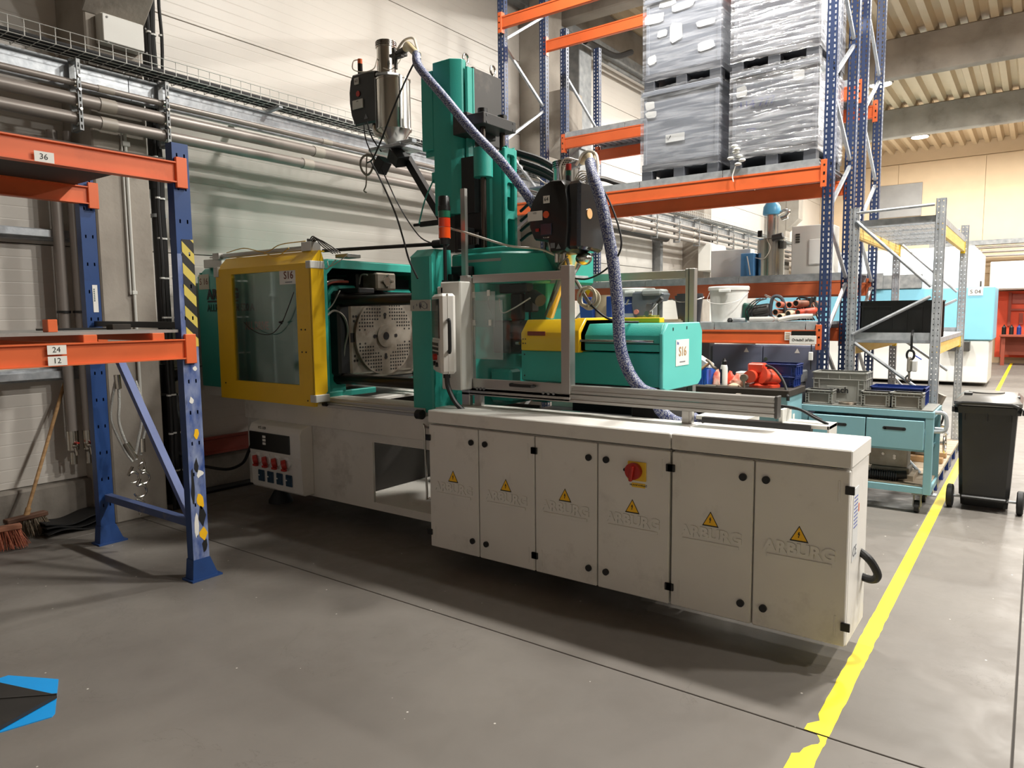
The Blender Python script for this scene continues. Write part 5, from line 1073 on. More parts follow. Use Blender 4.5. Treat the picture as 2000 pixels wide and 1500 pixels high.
text('lettering', '114 777', .11, (-2.33, 7.250, 3.74), inkblue, PB[2], '-y', rot=.04); text('lettering', 'KTP', .05, (-2.38, 7.250, 3.49), inkblue, PB[2], '-y', bold=.001)
b = MB()
rnd = random.Random(5)
for k in range(7): b.sph((-2.50 + rnd.uniform(-.05, .07), 7.17 + rnd.uniform(-.02, .02), 3.16 + k * .03 + rnd.uniform(-.01, .01)), .03, (1.2, .8, .6), 10)
b.tube([(-2.5, 7.18, 3.15), (-2.53, 7.18, 3.06), (-2.52, 7.18, 3.0)], .006)
tag(b.build('film_bunch', white), 'bunched white film scrap hanging at the deck edge between the two box stacks', 'film scrap')
tag(MB().box(-4.6, -3.75, 7.4, 8.0, 3.13, 3.16, .004).tube([(-4.5, 7.5, 3.18), (-4.3, 7.6, 3.30), (-4.1, 7.7, 3.24), (-3.9, 7.8, 3.17)], .03).box(-4.35, -4.31, 7.4, 7.44, 3.16, 3.32).build('metal_scrap', darkg), 'dark metal parts lying on the loaded deck left of the grey boxes', 'scrap metal')
# ---- things on the work shelf (deck top z=1.602)
S1 = 1.602
def bucket(lab, x, y, r0, r1, h, m_, name='bucket', label_patch=None, z=S1, handle=True, rim=True):
    t = thing(name, lab, 'bucket', (x, y, z))
    pr_ = [(r0 * .96, z), (r0, z + .006), (r1, z + h)]
    if rim: pr_ += [(r1 * 1.05, z + h - .03), (r1 * 1.06, z + h), (r1 * 1.02, z + h + .012), (r1 * .2, z + h + .012)]
    MB().lathe((x, y, 0), pr_, 36).build('body', m_, t)
    if handle:
        MB().box(x - .03, x + .09, y - r1 * 1.1, y - r1 * 1.0, z + h - .05, z + h - .025, .003).build('lid_tab', m_, t)
        MB().tube([(x - r1 * 1.06, y, z + h - .05), (x - r1 * .8, y - r1 * .9, z + h - .14), (x, y - r1 * 1.2, z + h - .17), (x + r1 * .8, y - r1 * .9, z + h - .14), (x + r1 * 1.06, y, z + h - .05)], .003).build('bail_handle', white, t)
    if label_patch:
        rp = (r0 + r1) / 2; b = MB()
        for k in range(-3, 4):
            a = -math.pi / 2 + label_patch + k * .10
            b.obox((x + rp * 1.02 * math.cos(a), y + rp * 1.02 * math.sin(a), z + h * .52), (.006, rp * .105, h * .5), Matrix.Rotation(a, 3, 'Z'))
        b.build('blue_label', mat('label_navy', (40, 62, 124), .5) if 'label_navy' not in bpy.data.materials else bpy.data.materials['label_navy'], t)
    return t
bucket('large white plastic bucket with lid on the shelf right of the clear guard', -2.63, 7.42, .17, .197, .36, white)
bucket('white lidded bucket with a dark blue label, left of the drill press', -3.80, 7.62, .19, .21, .38, white, label_patch=.15)
bucket('black construction bucket standing behind the clear rear guard', -3.10, 7.50, .11, .155, .29, mat('bucket_black', (52, 52, 56), .5), rim=False, handle=False)
bucket('second black bucket nested inside the one behind the clear guard', -3.09, 7.50, .115, .14, .31, bpy.data.materials['bucket_black'], rim=False, handle=False)
tag(MB().tube([(-3.28, 7.42, 1.86), (-3.1, 7.32, 1.82), (-2.92, 7.42, 1.86), (-2.94, 7.5, 1.88)], .006).build('bail', steel), 'wire bail handle resting on the black bucket', 'handle')
t = thing('paper_sack', 'crumpled brown paper sack standing on the shelf left of the white labelled bucket', 'sack', (-4.16, 7.5, S1))
b = MB(); rings = []
rnd = random.Random(8)
for k, (s, z) in enumerate([(1, 0), (1.02, .08), (.96, .18), (.9, .26), (.94, .32)]):
    rings.append([(-4.16 + .11 * s * math.cos(a) * (1 + rnd.uniform(-.06, .06)), 7.5 + .08 * s * math.sin(a) * (1 + rnd.uniform(-.08, .08)), S1 + z) for a in [i * .524 for i in range(12)]])
b.loft(rings); b.build('sack', mat('kraft_paper', (160, 138, 112), .8, var=.15, scale=10), t)
tag(MB().prism([(-4.42, S1), (-4.24, S1), (-4.27, S1 + .30), (-4.45, S1 + .30)], 'y', 7.4, 7.55, .01).build('blue_bin', crateb), 'dark blue plastic bin on the shelf left of the paper sack', 'bin')
tag(MB().box(-4.02, -3.94, 7.3, 7.5, S1, S1 + .30, .01).build('blue_box', crateb), 'narrow blue box between the paper sack and the white bucket', 'box')
# drill press
t = thing('drill_press', 'grey bench drill press seen through the clear guard on the shelf', 'drill press', (-3.5, 7.5, S1))
MB().box(-3.72, -3.42, 7.36, 7.62, S1, S1 + .03, .005).cyl((-3.45, 7.52, S1 + .03), (-3.45, 7.52, S1 + .28), .03).build('base_column', galvd, t)
b = MB(); b.prism([(-3.70, 1.66), (-3.60, 1.63), (-3.56, 1.68), (-3.55, 1.82), (-3.36, 1.84), (-3.33, 1.92), (-3.40, 1.95), (-3.72, 1.94), (-3.73, 1.80)], 'y', 7.36, 7.54, .012); b.build('head', mat('drill_grey', (84, 88, 94), .4, var=.06), t)
MB().box(-3.60, -3.36, 7.34, 7.56, 1.90, 1.97, .02).build('belt_cover', mat('drill_cover', (146, 148, 146), .45), t)
MB().cyl((-3.66, 7.34, 1.72), (-3.66, 7.36, 1.72), .028, seg=16).build('knob', mat('knob_pale_red', (196, 120, 104), .4), t)
MB().tube([(-3.48, 7.32, 1.72), (-3.40, 7.28, 1.78), (-3.36, 7.26, 1.82)], .011, n=1).cyl((-3.50, 7.36, 1.70), (-3.50, 7.28, 1.70), .03).tube([(-3.73, 7.3, 1.86), (-3.76, 7.3, 1.80)], .01, n=1).build('feed_lever', steel, t)
MB().tube([(-3.36, 7.26, 1.82), (-3.30, 7.24, 1.87)], .022, n=1).build('lever_grip', darkg, t)
MB().box(-3.66, -3.44, 7.36, 7.5, S1 + .03, S1 + .08, .005).build('guard_base', mat('olive_clear', (150, 150, 60), .4), t)
# electric hand saw / grinder
t = thing('circular_saw', 'dark grey electric hand saw lying next to the pile of tubes', 'power tool', (-2.26, 7.45, S1))
b = MB(); b.cyl((-2.40, 7.42, 1.70), (-2.20, 7.42, 1.73), .072, .06, seg=20)
for k in range(10):
    a = k * math.pi / 5; b.bar((-2.37, 7.42 + .072 * math.cos(a), 1.70 + .072 * math.sin(a)), (-2.22, 7.42 + .063 * math.cos(a), 1.727 + .063 * math.sin(a)), .012, .010)
b.build('motor', darkg, t)
MB().tube([(-2.19, 7.42, 1.66), (-2.19, 7.42, 1.80), (-2.16, 7.42, 1.86), (-2.09, 7.42, 1.84), (-2.05, 7.42, 1.72), (-2.07, 7.42, 1.64), (-2.13, 7.42, 1.63)], .018, closed=True, n=4).build('d_handle', mat('tool_grey', (70, 76, 84), .45), t)
MB().box(-2.46, -2.41, 7.34, 7.50, 1.62, 1.80, .015).box(-2.44, -2.36, 7.36, 7.48, 1.63, 1.78, .01).build('guard', mat('tool_green', (40, 84, 72), .45), t)
b = MB()
for k in range(3): b.tube([(-2.40 + .03 * k, 7.36, 1.62), (-2.42 + .03 * k, 7.33, 1.72), (-2.36 + .03 * k, 7.36, 1.81), (-2.30 + .03 * k, 7.42, 1.84)], .006)
b.build('cord', rub, t)
MB().box(-2.475, -2.455, 7.36, 7.5, 1.60, 1.74, .003).build('side_plate', cyan, t)
# tubes: each tube an object
tubes = [((-2.10, 7.36, 1.775), (-1.95, 7.9, 1.77), .034, 'terra'), ((-1.99, 7.33, 1.77), (-1.86, 7.9, 1.77), .033, 'terra'), ((-1.93, 7.34, 1.785), (-1.80, 7.9, 1.78), .033, 'dark'), ((-2.125, 7.34, 1.70), (-2.0, 7.9, 1.70), .033, 'dark'), ((-2.07, 7.30, 1.652), (-1.92, 7.85, 1.655), .037, 'pale'), ((-1.99, 7.30, 1.683), (-1.80, 7.7, 1.70), .037, 'pale'), ((-1.90, 7.31, 1.693), (-1.76, 7.6, 1.72), .034, 'red'), ((-2.17, 7.33, 1.632), (-2.1, 7.8, 1.635), .026, 'dark'), ((-2.14, 7.30, 1.634), (-2.04, 7.8, 1.64), .026, 'dark')]
tm = {'terra': mat('tube_terracotta', (196, 110, 86), .6, dirt=.4, dcol=(220, 200, 180)), 'dark': mat('tube_rubber', (150, 96, 74), .6, var=.2), 'pale': mat('tube_cream', (206, 184, 158), .6, var=.08), 'red': mat('tube_red', (206, 76, 50), .5, var=.08)}
desc = ['terracotta tube at the top left of the tube pile, beside the saw handle', 'middle terracotta tube in the top row of the tube pile', 'dark-bored tube at the top right of the tube pile', 'dark-bored tube in the middle row under the top left one', 'cream tube with a wide open end at the front bottom of the pile', 'cream tube with an open end above the long pale tube', 'bright red tube at the right of the pile', 'thin dark tube at the lower left of the pile beneath the saw', 'second thin dark tube at the lower left of the pile']
for (p, q, r, k), dsc in zip(tubes, desc):
    t = thing('hose_offcut', dsc, 'tube', (p[0], p[1], p[2] - r))
    p = Vector(p); q = Vector(q); d = (q - p).normalized()
    b = MB(); b.cyl(p + d * .004, q, r, seg=20)
    b.build('tube', tm[k], t)
    b = MB(); n = d.cross(Vector((0, 0, 1))).normalized(); u = n.cross(d)
    b.tube([p + (n * math.cos(a * .524) + u * math.sin(a * .524)) * r * .88 for a in range(12)], r * .13, closed=True, n=2, seg=6); b.build('rim', tm[k], t)
    MB().cyl(p + d * .002, p + d * .006, r * .78, seg=18).build('bore', blk, t)
for (pts, r, m_, lab, nm) in [([(-2.06, 7.24, 1.625), (-1.95, 7.26, 1.65), (-1.85, 7.28, 1.66), (-1.76, 7.30, 1.66)], .024, pipel, 'long pale pipe lying at the deck edge in front of the tube pile', 'pipe'),
                               ([(-2.36, 7.28, 1.63), (-2.2, 7.30, 1.632), (-2.08, 7.33, 1.633)], .027, mat('pipe_pale_grey', (176, 172, 166), .5), 'thick pale grey pipe lying below the electric saw', 'pipe'),
                               ([(-2.52, 7.26, 1.627), (-2.46, 7.27, 1.627), (-2.42, 7.3, 1.627)], .022, galvd, 'short grey pipe stub right of the large white bucket', 'pipe')]:
    tag(MB().tube(pts, r, seg=14, n=4).build('pipe', m_), lab, nm)
tag(MB().lathe((-2.56, 7.27, 1.603), [(.02, 0), (.028, .02), (.02, .04), (.01, .045)], 16).build('rubber_plug', rub), 'small black rubber plug at the deck edge beside the white bucket', 'plug')
b = MB()
for k in range(9):
    rnd = random.Random(k); b.tube([(-1.95 + k * .02, 7.5, 1.62), (-1.9 + rnd.uniform(-.1, .1), 7.55, 1.75 + rnd.uniform(0, .1)), (-1.8, 7.55, 1.80), (-1.74 + rnd.uniform(-.03, .03), 7.5, 1.68)], .008)
tag(b.build('cable_heap', rub), 'tangle of black cables heaped between the tube pile and the blue post', 'cable')
tag(MB().tube([(-2.0, 7.7, 1.62), (-2.1, 7.68, 1.72), (-2.2, 7.6, 1.82), (-2.28, 7.5, 1.88)], .01).tube([(-1.78, 7.6, 1.63), (-1.86, 7.6, 1.83)], .01, n=1).build('rod_bundle', steel), 'thin bent metal rods sticking up behind the electric saw', 'rod')
tag(MB().box(-3.42, -3.12, 7.3, 7.5, S1, S1 + .02, .003).box(-3.40, -3.14, 7.31, 7.48, S1 + .02, S1 + .035, .003).build('board_stack', woodb), 'thin boards lying on the shelf behind the turquoise housing', 'board')
# ---- second level of the rack, deck top z = 2.06
S2 = 2.06
t = thing('vacuum_station', 'stainless suction station with a glass tube and pale blue cap on the upper work shelf', 'suction unit', (-2.30, 7.7, S2))
X_, Y_ = -2.30, 7.72
MB().lathe((X_, Y_, 0), [(.135, S2), (.135, S2 + .46), (.15, S2 + .47)], 32).build('tank', steel, t)
MB().lathe((X_, Y_, 0), [(.075, S2 + .47), (.075, S2 + .80)], 28).build('glass_tube', glassm, t)
MB().lathe((X_, Y_, 0), [(.045, S2 + .47), (.045, S2 + .78)], 20).build('filter_core', steel, t)
MB().lathe((X_, Y_, 0), [(.085, S2 + .78), (.09, S2 + .80), (.085, S2 + .88), (.06, S2 + .925), (.02, S2 + .93)], 28).build('cap', mat('cap_blue', (90, 168, 210), .35), t)
MB().tube([(X_, Y_, S2 + .93), (X_, Y_, S2 + 1.02)], .008, n=1).build('spigot', dark, t)
MB().tube([(X_ + .06, Y_, S2 + .78), (X_ + .13, Y_, S2 + .82), (X_ + .17, Y_, S2 + .80), (X_ + .14, Y_, S2 + .74)], .02).cyl((X_ + .1, Y_, S2 + .72), (X_ + .16, Y_, S2 + .74), .03).build('pipe_bend', steel, t)
MB().box(X_ - .11, X_ - .07, Y_ - .1, Y_ - .07, S2 + .50, S2 + .58).build('code_label', blk, t)
MB().cyl((X_ + .06, Y_ - .14, S2 + .47), (X_ + .16, Y_ - .14, S2 + .49), .04, seg=18).box(X_ + .11, X_ + .16, Y_ - .1, Y_, S2 + .34, S2 + .44, .01).build('motor', darkg, t)
MB().box(X_ - .27, X_ - .13, Y_ - .14, Y_ + .02, S2, S2 + .30, .006).build('control_box', mat('box_blue', (88, 146, 200), .4), t)
MB().tube([(X_ - .20, Y_ - .15, S2 + .26), (X_ - .18, Y_ - .16, S2 + .16), (X_ - .16, Y_ - .16, S2 + .02)], .006).tube([(X_ - .13, Y_ - .1, S2 + .24), (X_ - .02, Y_ - .16, S2 + .22), (X_ + .04, Y_ - .16, S2 + .34), (X_ + .0, Y_ - .14, S2 + .46)], .005).build('cable', clear_w, t)
t.location = (-2.67, 8.95, 2.136); t.scale = (1.16, 1.16, .95)
t = thing('enclosure', 'white electrical enclosure with a vent right of the stainless suction station', 'enclosure', (-1.92, 8.0, S2))
MB().box(-2.10, -1.72, 7.75, 8.12, S2, S2 + .50, .006).build('body', greyp, t); MB().box(-1.93, -1.74, 7.735, 7.75, S2 + .10, S2 + .36, .01).build('door', white, t)
b = MB()
for k in range(4): b.box(-2.06, -2.02, 7.742, 7.75, S2 + .33 + k * .025, S2 + .345 + k * .025)
b.build('vent', darkg, t)
t.location = (-2.20, 9.18, 2.136); t.scale = (1.148, 1.148, 1.148)
tag(MB().box(-3.47, -2.96, 9.1, 9.27, 2.136, 2.50, .005).build('white_board', white), 'white upright panel standing on the upper work shelf left of the blue control box', 'panel')
# ---- things below the shelf: navy cabinets behind
t = thing('tool_cabinet', 'dark navy steel cabinet with white warning triangles under the rack shelf', 'cabinet', (-2.6, 9.0, 0))
MB().box(-3.2, -1.98, 8.5, 8.62, .0, 1.32, .006).build('body', navy, t)
for x in (-3.2, -2.59): MB().box(x + .006, x + .604, 8.48, 8.50, .04, 1.31, .004).build('door', navy, t)
b = MB()
for x in (-2.78, -2.2): tri(b, x, 1.26, .06, 8.478)
b.each('warning_triangle', whitep, t); MB().cyl((-2.55, 8.47, 1.16), (-2.55, 8.48, 1.16), .02).build('lock', steel, t)
t = thing('tool_cabinet', 'open dark grey cabinet left of the navy one, its inside black', 'cabinet', (-3.6, 9.0, 0))
MB().box(-4.0, -3.65, 8.5, 8.62, 0, 1.35, .006).box(-3.42, -3.22, 8.45, 8.62, 0, 1.35, .006).build('body', mat('cabinet_slate', (92, 94, 98), .5), t); MB().box(-3.65, -3.42, 8.58, 8.62, 0, 1.35).build('inside', blk, t)
t = thing('grey_chest', 'dark slate steel chest standing between the workbench and the trolley', 'chest', (-1.9, 6.95, 0))
MB().box(-2.05, -1.74, 6.75, 7.05, .0, 1.05, .01).build('body', mat('slate_chest', (70, 72, 78), .5, var=.1), t); MB().box(-2.06, -1.73, 6.74, 7.06, 1.05, 1.16, .01).build('lid', bpy.data.materials['cabinet_slate'], t)
for k in range(3): MB().box(-2.04, -1.75, 6.735, 6.75, .10 + k * .32, .40 + k * .32, .004).build('drawer', bpy.data.materials['slate_chest'], t)
# ---- workbench with vise
t = thing('workbench', 'turquoise workbench with a black oil-stained wooden top behind the machine', 'workbench', (-2.2, 6.45, 0))
MB().box(-3.0, -1.66, 6.18, 6.70, .985, 1.045, .006).build('top', woodbk, t)
MB().box(-2.96, -1.70, 6.24, 6.66, .86, .983, .004).box(-1.74, -1.68, 6.22, 6.68, 0, .983, .004).box(-2.96, -2.9, 6.22, 6.68, 0, .983, .004).box(-2.4, -1.74, 6.26, 6.64, .1, .86, .004).build('frame', turq, t)
MB().box(-2.35, -1.78, 6.25, 6.26, .66, .83, .004).build('drawer', turq, t); MB().box(-1.679, -1.677, 6.38, 6.44, .70, .82).build('paper_note', whitep, t)
t = thing('bench_vise', 'orange-red bench vise bolted to the black bench top', 'vise', (-1.95, 6.4, 1.045))
b = MB(); b.lathe((-1.93, 6.40, 1.045), [(.13, 0), (.13, .02), (.09, .035), (.075, .07), (.085, .10)], 24)
b.box(-2.06, -1.92, 6.32, 6.44, 1.17, 1.255, .012).cyl((-2.02, 6.26, 1.14), (-2.02, 6.44, 1.14), .055, seg=24).cyl((-1.92, 6.3, 1.15), (-1.82, 6.42, 1.12), .07, .05, seg=20).box(-1.98, -1.84, 6.34, 6.5, 1.12, 1.20, .02)
b.build('body', vred, t)
MB().cyl((-2.06, 6.22, 1.13), (-2.06, 6.3, 1.13), .032, seg=20).cyl((-2.06, 6.235, 1.13), (-2.055, 6.235, .97), .010, seg=10).cyl((-2.075, 6.235, 1.145), (-2.06, 6.235, 1.13), .012).sph((-2.055, 6.235, .97), .016).build('spindle', steeld, t)
t = thing('spray_can', 'black and white spray can standing on the workbench left of the vise', 'spray can', (-2.27, 6.32, 1.05))
MB().lathe((-2.27, 6.32, 1.046), [(.032, 0), (.032, .16), (.026, .185), (.016, .19)], 24).build('can', white, t); MB().lathe((-2.27, 6.32, 1.231), [(.022, 0), (.022, .035), (.014, .045), (.01, .06)], 20).build('cap', blk, t)
b = MB()
for k in range(4): a = -math.pi * .62 - k * .2; b.obox((-2.27 + .032 * math.cos(a), 6.32 + .032 * math.sin(a), 1.13), (.003, .010, .13), Matrix.Rotation(a, 3, 'Z'))
b.build('black_label', blk, t)
rnd = random.Random(21)
def rag(lab, x, y, w, d, h, m_, nm='rag'):
    b = MB(); rings = []
    for k in range(5):
        s = [1, .95, .8, .5, .2][k]; rings.append([(x + w * s * math.cos(a) * rnd.uniform(.75, 1.15), y + d * s * math.sin(a) * rnd.uniform(.75, 1.15), 1.046 + h * k / 4 * rnd.uniform(.9, 1.1)) for a in [i * .45 for i in range(14)]])
    b.loft(rings); return tag(b.build('work_glove', m_), lab, nm)
glove = mat('glove_red', (214, 84, 58), .8, c2=(220, 200, 180), scale=14)
rag('red work gloves lying crumpled between the spray can and the vise', -2.17, 6.40, .075, .07, .10, glove, 'gloves'); rag('red and white work glove lying left of the spray can', -2.37, 6.42, .06, .06, .13, glove, 'gloves'); rag('pale crumpled glove at the bench edge left of the vise handle', -2.16, 6.28, .07, .04, .03, mat('glove_pale', (214, 190, 160), .8, var=.1, scale=20), 'gloves'); rag('small red rag behind the spray can on the bench', -2.28, 6.52, .06, .05, .11, vred, 'rag')
tag(MB().box(-2.22, -2.08, 6.48, 6.62, 1.046, 1.16, .006).box(-2.2, -2.1, 6.47, 6.48, 1.07, 1.14).build('cardboard_box', greyp), 'small pale box on the workbench behind the gloves', 'box')
t = thing('tool_tray', 'small open blue tool tray at the left end of the workbench', 'tray', (-2.45, 6.35, 1.05))
b = MB(); b.box(-2.58, -2.40, 6.24, 6.46, 1.046, 1.056).box(-2.58, -2.40, 6.24, 6.25, 1.046, 1.10).box(-2.58, -2.40, 6.45, 6.46, 1.046, 1.19).box(-2.58, -2.57, 6.24, 6.46, 1.046, 1.15).box(-2.41, -2.40, 6.24, 6.46, 1.046, 1.19)
for k in range(3): b.box(-2.47 + k * .025, -2.455 + k * .025, 6.235, 6.24, 1.05, 1.18)
b.build('tray', mat('tray_blue', (24, 88, 180), .4), t)
t = thing('hammer', 'claw hammer with a wooden handle lying in the small blue tray', 'hammer', (-2.45, 6.34, 1.1))
MB().tube([(-2.56, 6.30, 1.12), (-2.42, 6.34, 1.24)], .012, n=1).build('handle', wood, t); MB().tube([(-2.45, 6.36, 1.27), (-2.41, 6.34, 1.25), (-2.36, 6.30, 1.21), (-2.33, 6.28, 1.20)], .014).build('head', steeld, t)
tag(MB().box(-2.50, -2.30, 6.20, 6.26, 1.046, 1.054, .002).bar((-2.4, 6.23, 1.056), (-2.1, 6.22, 1.056), .03, .008).build('steel_ruler', steel), 'flat steel strips lying along the front edge of the workbench', 'ruler')
tag(MB().prism([(-2.64, 1.046), (-2.50, 1.046), (-2.47, 1.22), (-2.60, 1.30), (-2.64, 1.25)], 'y', 6.5, 6.62, .008).build('white_bag', white), 'white crumpled bag at the left end of the workbench behind the blue tray', 'bag')
tag(MB().tube([(-1.90, 6.33, 1.24), (-1.82, 6.30, 1.21), (-1.74, 6.26, 1.13), (-1.69, 6.22, 1.04), (-1.665, 6.17, .99)], .012).cyl((-1.665, 6.17, .96), (-1.665, 6.17, 1.0), .014).build('bench_hose', rub), 'black hose running from the vise over the right bench corner', 'hose')
tag(MB().box(-1.90, -1.88, 6.13, 6.20, .84, .95, .003).box(-2.10, -2.06, 6.14, 6.18, .90, 1.0, .003).build('clamp', steeld), 'small steel clamps hanging on the front edge of the workbench', 'clamp')
# ---- euro crates
def crate(lab, x0, x1, y0, y1, z0, z1, m_, mi, name='plastic_crate', group=None):
    t = thing(name, lab, 'crate', ((x0 + x1) / 2, (y0 + y1) / 2, z0), group); w = .008; e = .012
    b = MB(); b.box(x0 + e, x1 - e, y0 + e, y1 - e, z0, z0 + .012, .002)
    for (a, c, d, f) in ((x0 + e, x1 - e, y0 + e, y0 + e + w), (x0 + e, x1 - e, y1 - e - w, y1 - e), (x0 + e, x0 + e + w, y0 + e, y1 - e), (x1 - e - w, x1 - e, y0 + e, y1 - e)): b.box(a, c, d, f, z0, z1)
    b.build('body', mi, t)
    b = MB(); h = z1 - z0
    for zz, th, o in ((z1 - .010, .010, 0.0), (z1 - h * .24, .006, .002), (z0 + .004, .010, .008)):
        b.box(x0 + o, x1 - o, y0 + o, y0 + e + w, zz, zz + th, .001); b.box(x0 + o, x1 - o, y1 - e - w, y1 - o, zz, zz + th, .001); b.box(x0 + o, x0 + e + w, y0 + o, y1 - o, zz, zz + th, .001); b.box(x1 - e - w, x1 - o, y0 + o, y1 - o, zz, zz + th, .001)
    b.build('rim', m_, t)
    b = MB(); wd = x1 - x0
    for u in (.03, .13, .85, .95): b.box(x0 + wd * u, x0 + wd * u + .008, y0 + .003, y0 + e + w, z0 + .01, z1 - h * .24)
    for u in (.30, .5, .70): b.box(x0 + wd * u, x0 + wd * u + .006, y0 + .003, y0 + e + w, z1 - h * .24, z1 - .01)
    for zz in (.25, .45, .62): b.box(x0 + wd * .03, x0 + wd * .14, y0 + .004, y0 + e + w, z0 + h * zz, z0 + h * zz + .006); b.box(x0 + wd * .85, x0 + wd * .96, y0 + .004, y0 + e + w, z0 + h * zz, z0 + h * zz + .006)
    for v in (.05, .3, .6, .92): b.box(x1 - e - w, x1 - .003, y0 + (y1 - y0) * v, y0 + (y1 - y0) * v + .008, z0 + .01, z1)
    b.build('rib', m_, t)
    return t
crate('open blue crate on the right end of the workbench behind the vise', -1.98, -1.68, 6.42, 6.64, 1.046, 1.14, crateb, crateb)
crate('second blue crate stacked on the blue one on the workbench', -1.99, -1.67, 6.43, 6.66, 1.14, 1.25, crateb, crateb)
# ---- turquoise trolley
t = thing('trolley', 'turquoise steel workshop trolley with two drawers behind the control cabinets', 'trolley', (-1.16, 7.0, 0))
TX0, TX1, TY0, TY1 = -1.70, -.655, 6.74, 7.30
b = MB()
for x in (TX0, TX1 - .06):
    for y in (TY0, TY1 - .05): b.box(x, x + .06, y, y + .05, .17, .86, .003)
b.box(TX0 - .002, TX1 + .002, TY0 - .002, TY1 + .002, .815, .868, .003)
b.box(TX0 + .002, TX1 - .002, TY0 + .002, TY1 - .002, .172, .228, .003).box(TX0 + .03, TX1 - .03, TY0 + .05, TY1 - .03, .52, .54); b.build('frame', turq, t)
MB().box(TX0 + .01, TX1 - .01, TY0 + .01, TY1 - .01, .868, .880, .002).build('top', mat('trolley_top_grey', (116, 116, 110), .6, dirt=.4), t)
for x0, x1 in ((TX0 + .065, -1.165), (-1.160, TX1 - .065)):
    d = MB().box(x0 + .004, x1, TY0 - .018, TY0 + .004, .545, .79, .004).box(x0 + .01, x1 - .01, TY0, TY1 - .06, .545, .78).build('drawer', turq, t)
    cx = (x0 + x1) / 2
    MB().box(cx - .075, cx + .075, TY0 - .0195, TY0 - .017, .70, .728, .001).cyl((cx - .075, TY0 - .0195, .714), (cx - .075, TY0 - .017, .714), .014).cyl((cx + .075, TY0 - .0195, .714), (cx + .075, TY0 - .017, .714), .014).build('grip_slot', ink, d)
MB().box(TX0 + .02, TX1 - .02, TY0 + .02, TY1 - .02, .231, .242).build('lower_board', woodb, t)
for x in (TX0 + .07, TX1 - .10):
    for y in (TY0 + .06, TY1 - .08):
        w_ = MB().cyl((x - .018, y, .052), (x + .018, y, .052), .052, seg=24).build('wheel', rub, t); MB().cyl((x - .020, y, .052), (x + .020, y, .052), .03, seg=16).build('hub', galvd, w_)
        MB().box(x - .03, x - .022, y - .03, y + .03, .05, .16).box(x + .022, x + .03, y - .03, y + .03, .05, .16).box(x - .04, x + .04, y - .04, y + .04, .155, .17).build('fork', galvd, t)
MB().tube([(TX1, 6.80, .86), (TX1 + .05, 6.80, .86), (TX1 + .08, 6.80, .83), (TX1 + .08, 6.80, .72), (TX1 + .0, 6.80, .70)], .016, n=3).cyl((TX1, 6.85, .715), (TX1 + .08, 6.85, .715), .018).build('push_handle', galv, t)
TT = .88
crate('large light grey crate with a printed panel at the back left of the trolley', -1.66, -1.20, 6.92, 7.22, TT, 1.155, crateg, crateg)
p_ = MB().box(-1.53, -1.36, 6.926, 6.931, .965, 1.03, .001).build('print_panel', crateg, [o for o in bpy.data.objects if o.name.startswith('plastic_crate')][-1]); text('lettering', 'mach', .075, (-1.425, 6.924, .995), ink, p_, '-y', bold=.002)
crate('small light grey crate at the left front corner of the trolley', -1.68, -1.44, 6.76, 6.91, TT, 1.005, crateg, crategi)
crate('small light grey crate at the front of the trolley, the middle one of three', -1.22, -.985, 6.77, 6.92, TT, 1.01, crateg, crategi)
crate('small light grey crate at the right front corner of the trolley', -.98, -.74, 6.76, 6.92, TT, 1.015, crateg, crategi)
crate('flat dark blue crate behind the small grey crates on the right half of the trolley', -1.18, -.745, 6.95, 7.25, TT, 1.04, crateb, crateb)
b = MB()
for k in range(4): b.tube([(-1.33 + .07 * math.cos(a * .524), 6.82 + .045 * math.sin(a * .524), TT + .006 + k * .005) for a in range(12)], .004, closed=True, n=2, seg=5)
tag(b.build('wire_coil', steeld), 'flat coil of rusty wire lying on the trolley between the grey crates', 'wire')
# on the trolley shelves
t = thing('mould_block', 'dark steel mould block with bolt heads on the trolley behind the cabinet corner', 'steel block', (-.98, 7.0, .24))
MB().box(-1.16, -.86, 6.95, 7.15, .34, .50, .006).box(-1.2, -.82, 6.93, 7.17, .50, .525, .004).box(-1.14, -.84, 6.93, 7.15, .29, .34, .004).build('block', steeld, t)
b = MB()
for x, z in ((-1.05, .45), (-.96, .44), (-.96, .42)): b.cyl((x, 6.94, z), (x, 6.95, z), .012, seg=10)
b.build('bolt', steel, t)
tag(MB().box(-1.25, -.80, 6.88, 7.20, .242, .29, .003).build('wood_plank', woodb), 'wooden plank lying under the dark mould block on the trolley', 'plank')
tag(MB().tube([(-1.3, 6.82, .28), (-1.1, 6.83, .28), (-.95, 6.84, .29), (-.85, 6.86, .30)], .035, seg=14).build('rubber_hose', rub), 'thick black rubber hose lying on the lowest trolley shelf', 'hose')
b = MB()
for k in range(12): b.tube([(-1.12 + k * .018 + .0 * math.cos(a), 6.83 + .042 * math.cos(a * .8), .285 + .042 * math.sin(a * .8)) for a in range(8)], .006, closed=True, n=1, seg=5)
tag(b.build('chain_wrap', dark), 'black chain wrapped around the thick hose on the trolley', 'chain')
